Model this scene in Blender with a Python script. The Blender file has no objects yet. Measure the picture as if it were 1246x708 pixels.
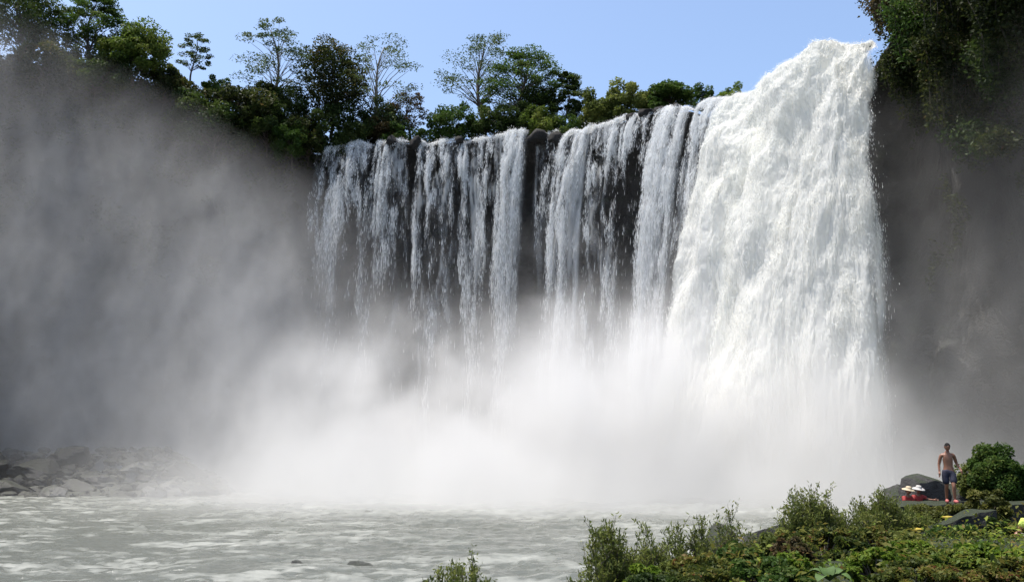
import bpy, math, random
import numpy as np
from mathutils import Vector

S = bpy.context.scene
C = S.collection
R = math.radians

# ------------------------------------------------------------------ camera
CZ, F, PW, PH = 3.4, 1079.0, 1246.0, 708.0
TH = R(10.55)
CT, ST = math.cos(TH), math.sin(TH)
cam = bpy.data.cameras.new('camera'); co = bpy.data.objects.new('camera', cam); C.objects.link(co)
co.location = (0, 0, CZ); co.rotation_euler = (R(90) + TH, 0, 0)
cam.sensor_width = 36; cam.lens = 36 * F / PW; cam.clip_start = .1; cam.clip_end = 2000
S.camera = co

def P(px, py, D):
    """world point at ground distance D (along +Y) on the line of sight of a photo pixel"""
    a, b = (px - PW/2) / F, (PH/2 - py) / F
    k = D / (CT - b*ST)
    return np.array([a*k, D, CZ + k*(ST + b*CT)])

def XZ(px, D, z):
    """point at ground distance D and height z seen in photo column px"""
    k = D*CT + (z - CZ)*ST
    return np.array([(px - PW/2)/F*k, D, z])

def proj(p):
    x, y, z = p[..., 0], p[..., 1], p[..., 2] - CZ
    d = y*CT + z*ST
    return PW/2 + F*x/d, PH/2 - F*(z*CT - y*ST)/d

# ------------------------------------------------------------------ noise
def _h(ix, iy, iz, seed):
    n = (ix.astype(np.int64)*374761393 + iy.astype(np.int64)*668265263 + iz.astype(np.int64)*2147483647 + seed*974711) & 0xffffffff
    n = ((n ^ (n >> 13)) * 1274126177) & 0xffffffff
    n = ((n ^ (n >> 15)) * 2246822519) & 0xffffffff
    return ((n ^ (n >> 16)) & 0xffffff) / float(0xffffff)

def vnoise(x, y, z=0., seed=0):
    x, y, z = np.broadcast_arrays(np.asarray(x, float), np.asarray(y, float), np.asarray(z, float))
    ix, iy, iz = np.floor(x), np.floor(y), np.floor(z)
    fx, fy, fz = x-ix, y-iy, z-iz
    fx, fy, fz = [t*t*t*(t*(t*6-15)+10) for t in (fx, fy, fz)]
    r = 0
    for a in (0, 1):
        for b in (0, 1):
            for c in (0, 1):
                r = r + _h(ix+a, iy+b, iz+c, seed)*(fx if a else 1-fx)*(fy if b else 1-fy)*(fz if c else 1-fz)
    return r

def fbm(x, y, z=0., oct=4, seed=0, gain=.5):
    s, a, t = 0, 1., 0.
    x, y, z = np.asarray(x, float), np.asarray(y, float), np.asarray(z, float)
    for o in range(oct):
        s = s + a*vnoise(x, y, z, seed+o*17); t += a; a *= gain
        x, y, z = x*2.03+11.3, y*2.03+5.7, z*2.03+3.1
    return s/t

def sstep(a, b, x):
    t = np.clip((np.asarray(x, float)-a)/(b-a), 0, 1)
    return t*t*(3-2*t)

# ------------------------------------------------------------------ object helpers
def mesh(name, v, f, mat=None, parent=None, smooth=False, attrs=None):
    v = np.asarray(v, dtype=np.float32).reshape(-1, 3)
    me = bpy.data.meshes.new(name)
    if isinstance(f, np.ndarray):
        n, k = f.shape
        me.vertices.add(len(v)); me.vertices.foreach_set('co', v.ravel())
        me.loops.add(n*k); me.loops.foreach_set('vertex_index', f.astype(np.int32).ravel())
        me.polygons.add(n); me.polygons.foreach_set('loop_start', np.arange(0, n*k, k, dtype=np.int32))
        me.update(calc_edges=True)
    else:
        me.from_pydata([tuple(map(float, p)) for p in v], [], f); me.update()
    if smooth:
        me.polygons.foreach_set('use_smooth', np.ones(len(me.polygons), dtype=bool))
    for k_, a in (attrs or {}).items():
        at = me.attributes.new(k_, 'FLOAT', 'POINT'); at.data.foreach_set('value', np.asarray(a, np.float32).ravel())
    if mat: me.materials.append(mat)
    o = bpy.data.objects.new(name, me); C.objects.link(o)
    if parent: o.parent = parent
    return o

def tag(o, label=None, cat=None, group=None, kind=None):
    for k, v in (('label', label), ('category', cat), ('group', group), ('kind', kind)):
        if v: o[k] = v
    return o

def thing(name, label, cat, loc=(0, 0, 0), group=None, rz=0):
    o = bpy.data.objects.new(name, None); C.objects.link(o)
    o.location = tuple(map(float, loc)); o.rotation_euler = (0, 0, rz); o.empty_display_size = .2
    return tag(o, label, cat, group)

class MB:
    def __init__(s): s.v, s.f, s.n = [], [], 0
    def add(s, v, f):
        v = np.asarray(v, float).reshape(-1, 3)
        s.v.append(v); s.f += [tuple(i+s.n for i in q) for q in f]; s.n += len(v)
    def tube(s, pts, rad, sides=6, cap=True):
        pts = np.asarray(pts, float); n = len(pts)
        rad = np.broadcast_to(rad, (n,))
        vs = []
        for i in range(n):
            t = pts[min(i+1, n-1)] - pts[max(i-1, 0)]; t = t/(np.linalg.norm(t)+1e-9)
            u = np.cross(t, [0, 0, 1.] if abs(t[2]) < .9 else [1., 0, 0]); u /= np.linalg.norm(u); w = np.cross(t, u)
            a = np.arange(sides)*2*math.pi/sides
            vs.append(pts[i] + rad[i]*(np.cos(a)[:, None]*u + np.sin(a)[:, None]*w))
        f = [(i*sides+j, i*sides+(j+1) % sides, (i+1)*sides+(j+1) % sides, (i+1)*sides+j) for i in range(n-1) for j in range(sides)]
        if cap: f += [tuple(range(sides))[::-1], tuple((n-1)*sides+j for j in range(sides))]
        s.add(np.concatenate(vs), f)
    def ball(s, c, r, nu=14, nv=9, fn=None, rot=None):
        v = [(0, 0, 1)]
        for i in range(1, nv):
            for j in range(nu):
                th, ph = math.pi*i/nv, 2*math.pi*j/nu
                v.append((math.sin(th)*math.cos(ph), math.sin(th)*math.sin(ph), math.cos(th)))
        v.append((0, 0, -1)); v = np.array(v, float)
        if fn is not None: v = fn(v)
        v = v*np.asarray(r, float)
        if rot is not None: v = v @ np.asarray(rot).T
        f = [(0, 1+j, 1+(j+1) % nu) for j in range(nu)]
        f += [(1+(i-1)*nu+j, 1+i*nu+j, 1+i*nu+(j+1) % nu, 1+(i-1)*nu+(j+1) % nu) for i in range(1, nv-1) for j in range(nu)]
        L = len(v)-1; f += [(1+(nv-2)*nu+j, L, 1+(nv-2)*nu+(j+1) % nu) for j in range(nu)]
        s.add(v+np.asarray(c, float), f)
    def build(s, name, mat, parent=None, smooth=True):
        return mesh(name, np.concatenate(s.v), s.f, mat, parent, smooth)

def grid_faces(nr, nc, mask=None):
    i = np.arange(nr-1)[:, None]*nc + np.arange(nc-1)[None, :]
    f = np.stack([i, i+1, i+nc+1, i+nc], -1)
    if mask is not None: return f[mask]
    return f.reshape(-1, 4)

def nrm(a): return a/(np.linalg.norm(a, axis=-1, keepdims=True)+1e-9)

# ------------------------------------------------------------------ materials
class NT:
    def __init__(s, name):
        s.m = bpy.data.materials.new(name); s.m.use_nodes = True
        s.t = s.m.node_tree; s.t.nodes.clear(); s.out = s.n('ShaderNodeOutputMaterial')
    def n(s, typ, props=None, **kw):
        nd = s.t.nodes.new(typ)
        for k, v in (props or {}).items(): setattr(nd, k, v)
        for k, v in kw.items(): s.set(nd, k.replace('_', ' '), v)
        return nd
    def set(s, nd, k, v):
        i = nd.inputs[int(k)] if str(k).isdigit() else nd.inputs[k]
        if isinstance(v, bpy.types.NodeSocket): s.t.links.new(v, i)
        elif isinstance(v, bpy.types.Node): s.t.links.new(v.outputs[0], i)
        else: i.default_value = v
    def math(s, op, a, b=0., c=None, clamp=False):
        nd = s.n('ShaderNodeMath', {'operation': op, 'use_clamp': clamp})
        s.set(nd, 0, a); s.set(nd, 1, b)
        if c is not None: s.set(nd, 2, c)
        return nd.outputs[0]
    def ramp(s, fac, stops):
        nd = s.n('ShaderNodeValToRGB'); cr = nd.color_ramp
        while len(cr.elements) < len(stops): cr.elements.new(.5)
        for e, (p, c) in zip(cr.elements, stops):
            e.position = p; e.color = (c[0], c[1], c[2], 1) if not isinstance(c, (int, float)) else (c, c, c, 1)
        s.set(nd, 'Fac', fac); return nd.outputs[0]
    def noise(s, scale, detail=3, rough=.5, vec=None, stretch=None, dist=0.):
        if vec is None: vec = s.n('ShaderNodeTexCoord').outputs['Object']
        if stretch:
            mp = s.n('ShaderNodeMapping'); s.set(mp, 'Vector', vec); mp.inputs['Scale'].default_value = stretch; vec = mp.outputs[0]
        nd = s.n('ShaderNodeTexNoise', None, Scale=scale, Detail=detail, Roughness=rough, Distortion=dist)
        s.set(nd, 'Vector', vec); return nd.outputs['Fac']
    def attr(s, name):
        return s.n('ShaderNodeAttribute', {'attribute_name': name}).outputs['Fac']
    def mix(s, fac, a, b):
        nd = s.n('ShaderNodeMixShader'); s.set(nd, 0, fac); s.set(nd, 1, a); s.set(nd, 2, b); return nd.outputs[0]
    def mixc(s, fac, a, b):
        nd = s.n('ShaderNodeMix', {'data_type': 'RGBA'})
        for i, v in ((0, fac), (6, a), (7, b)):
            if isinstance(v, tuple): v = v + (1,)
            if isinstance(v, bpy.types.NodeSocket): s.t.links.new(v, nd.inputs[i])
            else: nd.inputs[i].default_value = v
        return nd.outputs[2]
    def bump(s, h, strength=.4, dist=.1):
        nd = s.n('ShaderNodeBump', None, Strength=strength, Distance=dist); s.set(nd, 'Height', h); return nd.outputs[0]
    def surf(s, sh): s.set(s.out, 'Surface', sh); return s.m

def leaf_mat(name, stops, trans=.45, rough=.45):
    n = NT(name)
    c = n.ramp(n.attr('tint'), stops)
    p = n.n('ShaderNodeBsdfPrincipled', None, Base_Color=c, Roughness=.6)
    p.inputs['Specular IOR Level'].default_value = .22
    t = n.n('ShaderNodeBsdfTranslucent', None, Color=c)
    return n.surf(n.mix(trans, p.outputs[0], t.outputs[0]))

def plain(name, c, rough=.7, vary=.25, scale=8., bump=.3):
    n = NT(name)
    f = n.noise(scale, 4, .6)
    lo = tuple(x*(1-vary) for x in c); hi = tuple(min(1, x*(1+vary)) for x in c)
    p = n.n('ShaderNodeBsdfPrincipled', None, Base_Color=n.ramp(f, [(.3, lo), (.7, hi)]), Roughness=rough)
    if bump: n.set(p, 'Normal', n.bump(n.noise(scale*2.5, 4, .6), bump, .05))
    return n.surf(p.outputs[0])

def rock_mat(name, lo, hi, moss, scale=1.0, rough=.65, mossy=.5):
    n = NT(name)
    a = n.noise(.35*scale, 6, .62); b = n.noise(2.2*scale, 5, .65)
    c = n.ramp(n.math('MULTIPLY_ADD', b, .5, n.math('MULTIPLY', a, .5)), [(.32, lo), (.52, tuple((x+y)/2 for x, y in zip(lo, hi))), (.7, hi)])
    g = n.n('ShaderNodeNewGeometry')
    sx = n.n('ShaderNodeSeparateXYZ'); n.set(sx, 0, g.outputs['Normal'])
    up = n.math('MULTIPLY_ADD', sx.outputs[2], .5, n.noise(.8*scale, 5, .7))
    c2 = n.mixc(n.ramp(up, [(1-mossy, 0.), (1.2-mossy if 1.2-mossy < 1 else 1, 1.)]), c, moss)
    p = n.n('ShaderNodeBsdfPrincipled', None, Base_Color=c2, Roughness=rough)
    n.set(p, 'Normal', n.bump(n.math('ADD', a, n.noise(5*scale, 6, .7)), .8, .25/scale))
    return n.surf(p.outputs[0])

M = {}
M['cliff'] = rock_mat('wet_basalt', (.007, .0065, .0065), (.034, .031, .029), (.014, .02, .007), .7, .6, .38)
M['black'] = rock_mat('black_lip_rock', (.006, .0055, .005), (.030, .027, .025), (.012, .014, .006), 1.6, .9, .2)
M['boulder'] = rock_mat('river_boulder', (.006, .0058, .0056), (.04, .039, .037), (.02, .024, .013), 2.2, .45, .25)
M['pale_rock'] = rock_mat('pale_wet_rock', (.04, .039, .038), (.24, .235, .22), (.03, .035, .02), 1.6, .35, .2)
M['crag'] = rock_mat('craggy_rock', (.02, .019, .018), (.095, .09, .085), (.022, .03, .013), 2.6, .8, .3)
M['stone'] = rock_mat('mossy_stonework', (.012, .011, .01), (.06, .055, .05), (.02, .028, .01), 4, .9, .4)
M['soil'] = rock_mat('damp_soil', (.02, .015, .01), (.07, .05, .035), (.02, .03, .01), 3, .9, .45)
M['bark'] = plain('bark', (.075, .06, .048), .85, .4, 6, .6)
M['pale_bark'] = plain('pale_bark', (.17, .15, .125), .85, .35, 6, .5)
G = lambda *a: leaf_mat(*a)
M['leaf_dark'] = G('dark_leaves', [(0, (.022, .04, .01)), (.55, (.042, .07, .015)), (1, (.085, .11, .025))])
M['leaf_mid'] = G('mid_green_leaves', [(0, (.03, .065, .011)), (.6, (.06, .11, .02)), (1, (.12, .15, .035))])
M['leaf_bright'] = G('bright_leaves', [(0, (.06, .10, .014)), (.6, (.12, .17, .028)), (1, (.20, .21, .05))])
M['leaf_grey'] = G('greyish_leaves', [(0, (.04, .065, .02)), (.6, (.07, .105, .034)), (1, (.13, .145, .06))])
M['leaf_rust'] = G('rusty_leaves', [(0, (.04, .04, .016)), (.5, (.075, .06, .025)), (1, (.15, .085, .04))])
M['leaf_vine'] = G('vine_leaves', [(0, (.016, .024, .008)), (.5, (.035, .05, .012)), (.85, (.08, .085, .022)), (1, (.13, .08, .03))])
M['leaf_willow'] = G('willowy_leaves', [(0, (.06, .085, .018)), (.6, (.15, .18, .042)), (1, (.27, .28, .075))])
M['leaf_fresh'] = G('fresh_leaves', [(0, (.05, .10, .010)), (.6, (.13, .20, .022)), (1, (.26, .30, .045))])
M['leaf_reddish'] = G('reddish_leaves', [(0, (.022, .036, .009)), (.4, (.065, .088, .016)), (.75, (.17, .165, .034)), (.93, (.17, .095, .032)), (1, (.15, .055, .028))])
M['grass'] = G('yellow_grass', [(0, (.05, .06, .014)), (.6, (.11, .12, .025)), (1, (.19, .17, .05))])
M['twig'] = plain('twigs', (.10, .08, .06), .85, .3, 20, 0)
M['broad'] = plain('broad_leaf', (.05, .095, .018), .8, .25, 12, .1)

def water_mat(name, col, trans, alpha=False, rough=.55):
    n = NT(name)
    d = n.n('ShaderNodeBsdfDiffuse', None, Color=col + (1,), Roughness=.5)
    t = n.n('ShaderNodeBsdfTranslucent', None, Color=col + (1,))
    sh = n.mix(trans, d.outputs[0], t.outputs[0])
    if alpha:
        tr = n.n('ShaderNodeBsdfTransparent')
        sh = n.mix(n.attr('alpha'), tr.outputs[0], sh)
    return n.surf(sh)
M['torrent'] = water_mat('white_torrent', (.955, .952, .91), .45, True)
M['veil'] = water_mat('falling_water', (.86, .87, .87), .45, True)
M['drops'] = water_mat('falling_drops', (.89, .90, .90), .45)
M['froth'] = water_mat('torrent_froth', (.95, .947, .91), .45)

# ------------------------------------------------------------------ light, world
sun_dir = Vector((-.30, .03, .95)).normalized()
el, az = math.asin(sun_dir.z), math.atan2(sun_dir.x, sun_dir.y)
sl = bpy.data.lights.new('sun', 'SUN'); so = bpy.data.objects.new('sun', sl); C.objects.link(so)
sl.energy = 3.85; sl.angle = R(.5); sl.color = (1, .945, .86)
so.rotation_euler = (-sun_dir).to_track_quat('-Z', 'Y').to_euler(); so.location = (-20, 20, 120)
W = bpy.data.worlds.new('World'); S.world = W; W.use_nodes = True
wt = W.node_tree; sky = wt.nodes.new('ShaderNodeTexSky'); sky.sky_type = 'NISHITA'; sky.sun_disc = False
sky.sun_elevation = el; sky.sun_rotation = az; sky.air_density = 1.0; sky.dust_density = 2.0; sky.ozone_density = 1.9
wt.links.new(sky.outputs[0], wt.nodes['Background'].inputs['Color']); wt.nodes['Background'].inputs['Strength'].default_value = .15

# ------------------------------------------------------------------ the lip of the falls
LIP = np.array([(380,190,101.5),(400,178,101.5),(440,174,101.5),(500,172,101),(560,172,100.5),(600,166,100),(640,160,99),(660,163,98.5),
 (690,163,97.5),(720,153,96.5),(750,147,95.5),(800,140,92.5),(830,133,90),(860,128,89),(905,121,87),(930,112,84.5),(945,102,82.5),(960,93,81),(985,74,78.5),
 (1010,60,76.5),(1040,56,75.5),(1068,55,74.3)], float)
def lip(px, dy=0.):
    return P(px, np.interp(px, LIP[:, 0], LIP[:, 1])+dy, np.interp(px, LIP[:, 0], LIP[:, 2]))

# ------------------------------------------------------------------ cliff: one swept sheet round the bowl, with the plateau behind it
plan = [(-80, 5, 44, 0), (-80, 40, 45, 0), (-76, 66, 46, 0), (-68, 81, 46.5, 0), (-57.5, 91.5, 46.7, 0), (-48, 95.5, 46.5, 0), (-42, 98, 46, 0), (-36, 99.5, 45, 0), (-31, 100.5, 43, 0), (-26.5, 101.5, 41, .3)]
for px in (385, 420, 470, 540, 600, 650, 690, 740, 790, 840, 890, 930, 960, 985, 1010, 1040, 1062):
    p = lip(px); plan.append((p[0]+.6*(px > 850), p[1]+.6+2.0*(px > 850), p[2]-.05-1.65*(px > 850), 1))
plan += [(35.4, 74.8, 42, .6), (36.4, 73.2, 58, 0), (37.0, 70, 62, 0), (38.2, 64, 63, 0), (40.5, 55, 63, 0), (43, 45, 62, 0), (47, 30, 60, 0), (52, 10, 58, 0), (54, -10, 56, 0)]
plan = np.array(plan, float)
seg = np.r_[0, np.cumsum(np.hypot(*np.diff(plan[:, :2], axis=0).T))]
NCOL = 470
dens = np.interp(seg, [0, seg[3], seg[4], seg[-6], seg[-4], seg[-1]], [.3, .5, 1.4, 1.6, .6, .3])
cum = np.r_[0, np.cumsum((dens[1:]+dens[:-1])/2*np.diff(seg))]
sc_ = np.interp(np.linspace(0, cum[-1], NCOL), cum, seg)
px_, py_, pz_, pf_ = [np.interp(sc_, seg, plan[:, k]) for k in range(4)]
def smooth(a, n):
    k = np.ones(n)/n; return np.convolve(np.pad(a, n//2, mode='edge'), k, 'valid')[:len(a)]
cx, cy = smooth(px_, 7), smooth(py_, 7)
tz = smooth(pz_, 3)
nx, ny = -np.gradient(cy), np.gradient(cx)
nx, ny = smooth(nx, 15), smooth(ny, 15)
# the outward side looks into the bowl, centre about (0, 50)
sg = np.sign(nx*(0-cx)+ny*(50-cy)); nl = np.hypot(nx, ny)+1e-9
nx, ny = nx*sg/nl, ny*sg/nl
NROW = 110
vv = np.linspace(0, 1, NROW)[:, None]**.85
zz = -2.5 + vv*(tz[None, :]+2.5)
ss = sc_[None, :]
isf = pf_[None, :]
right = sstep(35, 37, cx)[None, :]*np.ones_like(zz)
d = (fbm(ss/9., zz/14., 1.3, 5, 3)-.5)*6.5*(1-.55*isf) + (np.abs(fbm(ss/3., zz/7., 4., 4, 9)-.5)-.12)*4.0
d += (vnoise(ss/1.1, zz/3.2, 2., 21)-.5)*.8 + (fbm(ss/.9, zz/.9, 2., 3, 31)-.5)*1.0
d *= (1-isf*sstep(.93, 1., vv))                                            # the lip itself runs clean
d += -isf*(4.2*sstep(1., .9, vv)*sstep(.0, .5, vv) + 1.2)*sstep(1., .965, vv)  # undercut behind the water
d += -(1-isf)*(1-right)*1.0*sstep(1., .85, vv)
d += 4.0*sstep(.16, 0, vv)*(.5+fbm(ss/4., 0, 0, 3, 77))*(1-right)                   # scree foot
d *= 1-.7*right  # relief flattened so no bump on the right wall catches sun
d += right*(np.clip((zz-2)/58., 0, 1)*15 - 9.5)                                   # the right wall leans over, lean steepened to keep its face shaded
CX, CY, CZs = cx[None, :]+nx[None, :]*d, cy[None, :]+ny[None, :]*d, zz + (fbm(ss/2.5, vv*9, 0, 3, 5)-.5)*1.2*sstep(1., .9, vv)
back = np.array([.4, 1., 2., 3.5, 6, 9, 14, 22, 34, 55, 90, 150, 240])[:, None]
# the plateau runs away from the bowl
rx, ry = cx-0, cy-40; rl = np.hypot(rx, ry); rx, ry = rx/rl, ry/rl
bn = sstep(0, 10, back)
BX = cx[None, :] + ((-nx)*(1-bn)+rx*bn)*back; BY = cy[None, :] + ((-ny)*(1-bn)+ry*bn)*back
BZ = tz[None, :] + (fbm(BX/4, BY/4, 0, 4, 8)-.5)*1.6*sstep(0, 4, back)*(1-isf*sstep(20, 3, back)) - isf*.5*sstep(0, 5, back) + sstep(15, 240, back)*2
GX, GY, GZ = np.vstack([CX, BX]), np.vstack([CY, BY]), np.vstack([CZs, BZ])
CL = np.stack([GX, GY, GZ], -1)
nr, nc = GX.shape
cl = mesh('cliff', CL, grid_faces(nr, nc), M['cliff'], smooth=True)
tag(cl, 'dark wet horseshoe rock cliff that the water falls over', 'cliff', kind='structure')
CN = np.stack([np.broadcast_to(nx, (NROW, NCOL)), np.broadcast_to(ny, (NROW, NCOL)), np.zeros((NROW, NCOL))], -1)
CF = CL[:NROW]

# ------------------------------------------------------------------ ground, river, bank
g = 700.
mesh('ground', [(-g, -g, -4), (g, -g, -4), (g, g, -4), (-g, g, -4)], [(0, 1, 2, 3)], M['soil'])
tag(bpy.data.objects['ground'], 'earth bed beneath the river and its banks', 'ground', kind='structure')

YS = np.array([2, 8, 12, 15, 19, 24, 30, 34, 45, 58, 70, 80.]); XS = np.array([-3.6, -2.2, -.8, .9, 4.0, 8.2, 11.2, 14.5, 24, 32, 35, 36.])
def bankh(x, y):
    q = x - np.interp(y, YS, XS) + (fbm(x/1.5, y/1.5, 0, 3, 61)-.5)*1.2
    h = -1.4 + 3.0*sstep(-2.2, 2.6, q) + .5*sstep(3, 14, q) + (fbm(x/2.2, y/2.2, 0, 4, 62)-.5)*.5*sstep(-1, 2, q)
    h += 1.0*sstep(15, 5, y)*sstep(8, 3, y)*0
    return np.where(y < 10, h - .5*(10-y)/8, h)
by, bx = np.meshgrid(np.linspace(3, 80, 260)**1.0, np.linspace(-8, 62, 240), indexing='ij')
bm_ = mesh('river_bank', np.stack([bx, by, bankh(bx, by)], -1), grid_faces(260, 240), M['soil'], smooth=True)
tag(bm_, 'dark earth river bank sloping into the water', 'bank', kind='structure')

NR, NCW = 520, 460
yy = 9*np.exp(np.linspace(0, math.log(112/9), NR))[:, None]
u = np.linspace(-1, 1, NCW)[None, :]
wx = u*(yy*.72+4) + 0*yy - yy*.12; wy = yy + 0*u
fl = np.hypot(wx-10, wy-80)
amp = .13 + .22*sstep(45, 10, fl)
h = (fbm(wx/3.2, wy/2.2, .3, 5, 41, .55)-.5)*1.5 + (np.abs(fbm(wx/1.3+wy*.1, wy/.75, 1.3, 4, 43)-.5))*-1.3 + (fbm(wx/.45, wy/.3, 0, 2, 45)-.5)*.22
h += (.5-np.abs(fbm(wx/6., wy/3., 4.3, 3, 47)-.5)*2)*.8
wz = h*amp*2.0
foam = sstep(.47, .60, fbm(wx/4., wy/2.2, 5.5, 5, 51, .6)) * sstep(.40, .60, fbm(wx/.8, wy/.38, 1.5, 4, 52, .6))
foam = np.clip(foam*.7 + .8*sstep(.03, .26, wz)*sstep(.35, .65, fbm(wx/.6, wy/.3, 2.5, 3, 53)) , 0, 1)*(.75+.25*fbm(wx/7, wy/5, 3.3, 2, 57)) + .6*sstep(34, 14, fl)
foam = np.clip(foam, 0, 1)
n = NT('milky_river')
fa = n.attr('foam')
c = n.mixc(fa, (.118, .125, .106), (.335, .345, .315))
p = n.n('ShaderNodeBsdfPrincipled', None, Base_Color=c, Roughness=n.math('MULTIPLY_ADD', fa, .5, .22))
p.inputs['Specular IOR Level'].default_value = .4
n.set(p, 'Normal', n.bump(n.noise(3.2, 5, .62, stretch=(1, 1.9, 1)), .5, .12))
M['river'] = n.surf(p.outputs[0])
rv = mesh('river', np.stack([wx, wy, wz], -1), grid_faces(NR, NCW), M['river'], smooth=True, attrs={'foam': foam})
tag(rv, 'milky grey green churning river below the falls', 'river', kind='structure')

# ------------------------------------------------------------------ waterfalls
rng = np.random.default_rng(7)
def fall_surface(tops, bots, ncol, nrow, bulge, pre=.10, wob=.0, seed=0, power=1.0):
    """tops, bots: polylines (n,3); returns base points [row, col, 3] and (s metres, drop metres, t)"""
    tops, bots = np.asarray(tops), np.asarray(bots)
    s = np.linspace(0, 1, ncol)
    T = np.stack([np.interp(s, np.linspace(0, 1, len(tops)), tops[:, k]) for k in range(3)], -1)
    B = np.stack([np.interp(s, np.linspace(0, 1, len(bots)), bots[:, k]) for k in range(3)], -1)
    t = np.linspace(-pre, 1, nrow)
    hor = (B-T)[:, :2]
    W_ = np.empty((nrow, ncol, 3))
    tt = t[:, None]
    drop = np.where(tt > 0, tt*tt, 0)
    W_[..., :2] = T[None, :, :2] + hor[None]*tt[..., None]
    W_[..., 2] = T[None, :, 2] + (B-T)[None, :, 2]*drop - np.where(tt < 0, -tt*.6, 0)
    du = np.gradient(W_, axis=1); dv = np.gradient(W_, axis=0)
    N = nrm(np.cross(dv, du))
    N *= np.sign(-N[..., 1:2]*1.0 + 1e-6)
    width = np.linalg.norm(np.diff(T, axis=0), axis=1).sum()
    sm = (s*width)[None, :]+0*tt; dm = drop*(T[:, 2]-B[:, 2]).mean()+0*sm
    W_ = W_ + N*(bulge*(1-(2*s-1)**2)*sstep(-.05, .45, tt))[..., None]
    return W_, N, sm, dm, tt+0*sm, s[None, :]+0*tt

def drops(W_, N, tt, ncount, rng, wfun, spread=.5, wid=(.05, .16), length=(.3, 1.7), scat=.4):
    """fine elongated water drops and threads that fall in front of and round a sheet"""
    nr, nc = W_.shape[:2]
    prob = wfun.ravel()/wfun.sum()
    idx = rng.choice(len(prob), ncount, p=prob)
    i, j = np.clip(idx//nc, 1, nr-2), np.clip(idx % nc, 1, nc-2)
    c = W_[i, j]
    dv = nrm(W_[i+1, j]-W_[i-1, j]); du = nrm(W_[i, j+1]-W_[i, j-1])
    t = np.clip(tt[i, j], 0, 1)[:, None]
    c = c + N[i, j]*(rng.random((ncount, 1))*spread*(.2+t)) + du*(rng.normal(size=(ncount, 1))*scat*(.15+t)) + dv*(rng.normal(size=(ncount, 1))*.3)
    L = (length[0]+(length[1]-length[0])*t)*(.4+rng.random((ncount, 1))*.9)
    w = (wid[0]+(wid[1]-wid[0])*rng.random((ncount, 1))**2)
    a = rng.random((ncount, 1))*math.pi
    side = nrm(du*np.cos(a)+N[i, j]*np.sin(a))
    v = np.stack([c-dv*L*.5, c+side*w+dv*L*.15, c+dv*L*.5, c-side*w+dv*L*.15], 1)
    return v.reshape(-1, 3), np.arange(ncount*4).reshape(-1, 4)

def billow(x, y, z, seed):
    s, a, t = 0, 1., 0.
    for o in range(5):
        s = s + a*np.minimum(1, 2.2*np.abs(2*vnoise(x, y, z, seed+o*13)-1)); t += a; a *= .6
        x, y, z = x*2.1+3.3, y*1.9+1.7, z*2+1.1
    return s/t

def torrent(name, label, tops, bots, ncol, nrow, bulge, seed, amp, ndrop, edge=(.05, .06), group='white falls pouring over the cliff lip', hole=0., relief=1.):
    W_, N, sm, dm, tt, s = fall_surface(tops, bots, ncol, nrow, bulge)
    wx_ = (fbm(sm/5, dm/16, 0, 3, seed)-.5)*2.5
    flow = np.where(dm > 0, np.sqrt(dm+.5), .7)*2.6             # the pattern is drawn out as the water speeds up
    wa, wb = (fbm(sm/1.1, flow/1.2, 9.1, 3, seed+31)-.5)*1.1, (fbm(sm/1.1, flow/1.2, 4.1, 3, seed+33)-.5)*1.1
    big = fbm((sm+wx_)/4.6, flow/4.2, .5, 3, seed+1)
    med = fbm((sm+wx_*.6+wa*.5)/1.15, (flow+wb*.5)/1.9, 1.5, 4, seed+2, .6)
    fin = fbm((sm+wx_*.4+wa*.4)/.34, (flow+wb*.4)/.62, 2.5, 3, seed+3, .62)
    k = (.30+.70*sstep(.0, .35, tt))*amp
    dsp = k*((big-.5)*8.0+(billow((sm+wx_*1.3+flow*.25)/3.6, flow/3.4, 6.1, seed+51)-.6)*1.1+(med-.5)*2.0+(fin-.5)*.55)
    W2 = W_+N*dsp[..., None]
    W2[..., 2] += (fin-.5)*.5*k
    en = fbm(sm/.9, flow/2., 7.7, 4, seed+5)
    al = sstep(0, edge[0], s-(en-.35)*edge[0]*1.6)*sstep(0, edge[1], 1-s-(en-.35)*edge[1]*2.2)
    if hole: al = al*(1-hole*sstep(.5, .2, med)*sstep(.2, .6, tt))
    root = thing(name, label, 'waterfall', tops[len(tops)//2], group)
    off = np.asarray(root.location)
    keep = (al[:-1, :-1]+al[1:, 1:]+al[1:, :-1]+al[:-1, 1:]) > .02
    o = mesh('water_sheet', W2-off, grid_faces(nrow, ncol, keep), M['torrent'], root, True, {'alpha': al})
    v, f = drops(W2, N, tt, ndrop, rng, (.3+sstep(0, .5, tt))*(.06+al)*(.25+sstep(.45, .7, med)), .55, (.010, .036), (.10, .50), .28)
    mesh('spray', v-off, f, M['froth'], root)
    return root

def lips(a, b, n, dy=-1.):
    return [lip(x, dy) for x in np.linspace(a, b, n)]

tb = torrent('waterfall', 'broad thick white main torrent beside the dark right cliff, tallest of the falls', lips(944, 1069, 12),
        [XZ(835, 75, -.3), XZ(930, 70, -.3), XZ(1000, 68, -.3), XZ(1103, 66.5, -.3)], 340, 480, 1.6, 100, .72, 60000, (.05, .085))
ta = torrent('waterfall', 'creamy lumpy lobe of water hugging the left flank of the tallest torrent', lips(893, 968, 10),
        [XZ(780, 80, -.3), XZ(850, 77, -.3), XZ(930, 75, -.3)], 240, 480, 1.8, 200, .75, 32000, (.05, .02))

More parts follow.
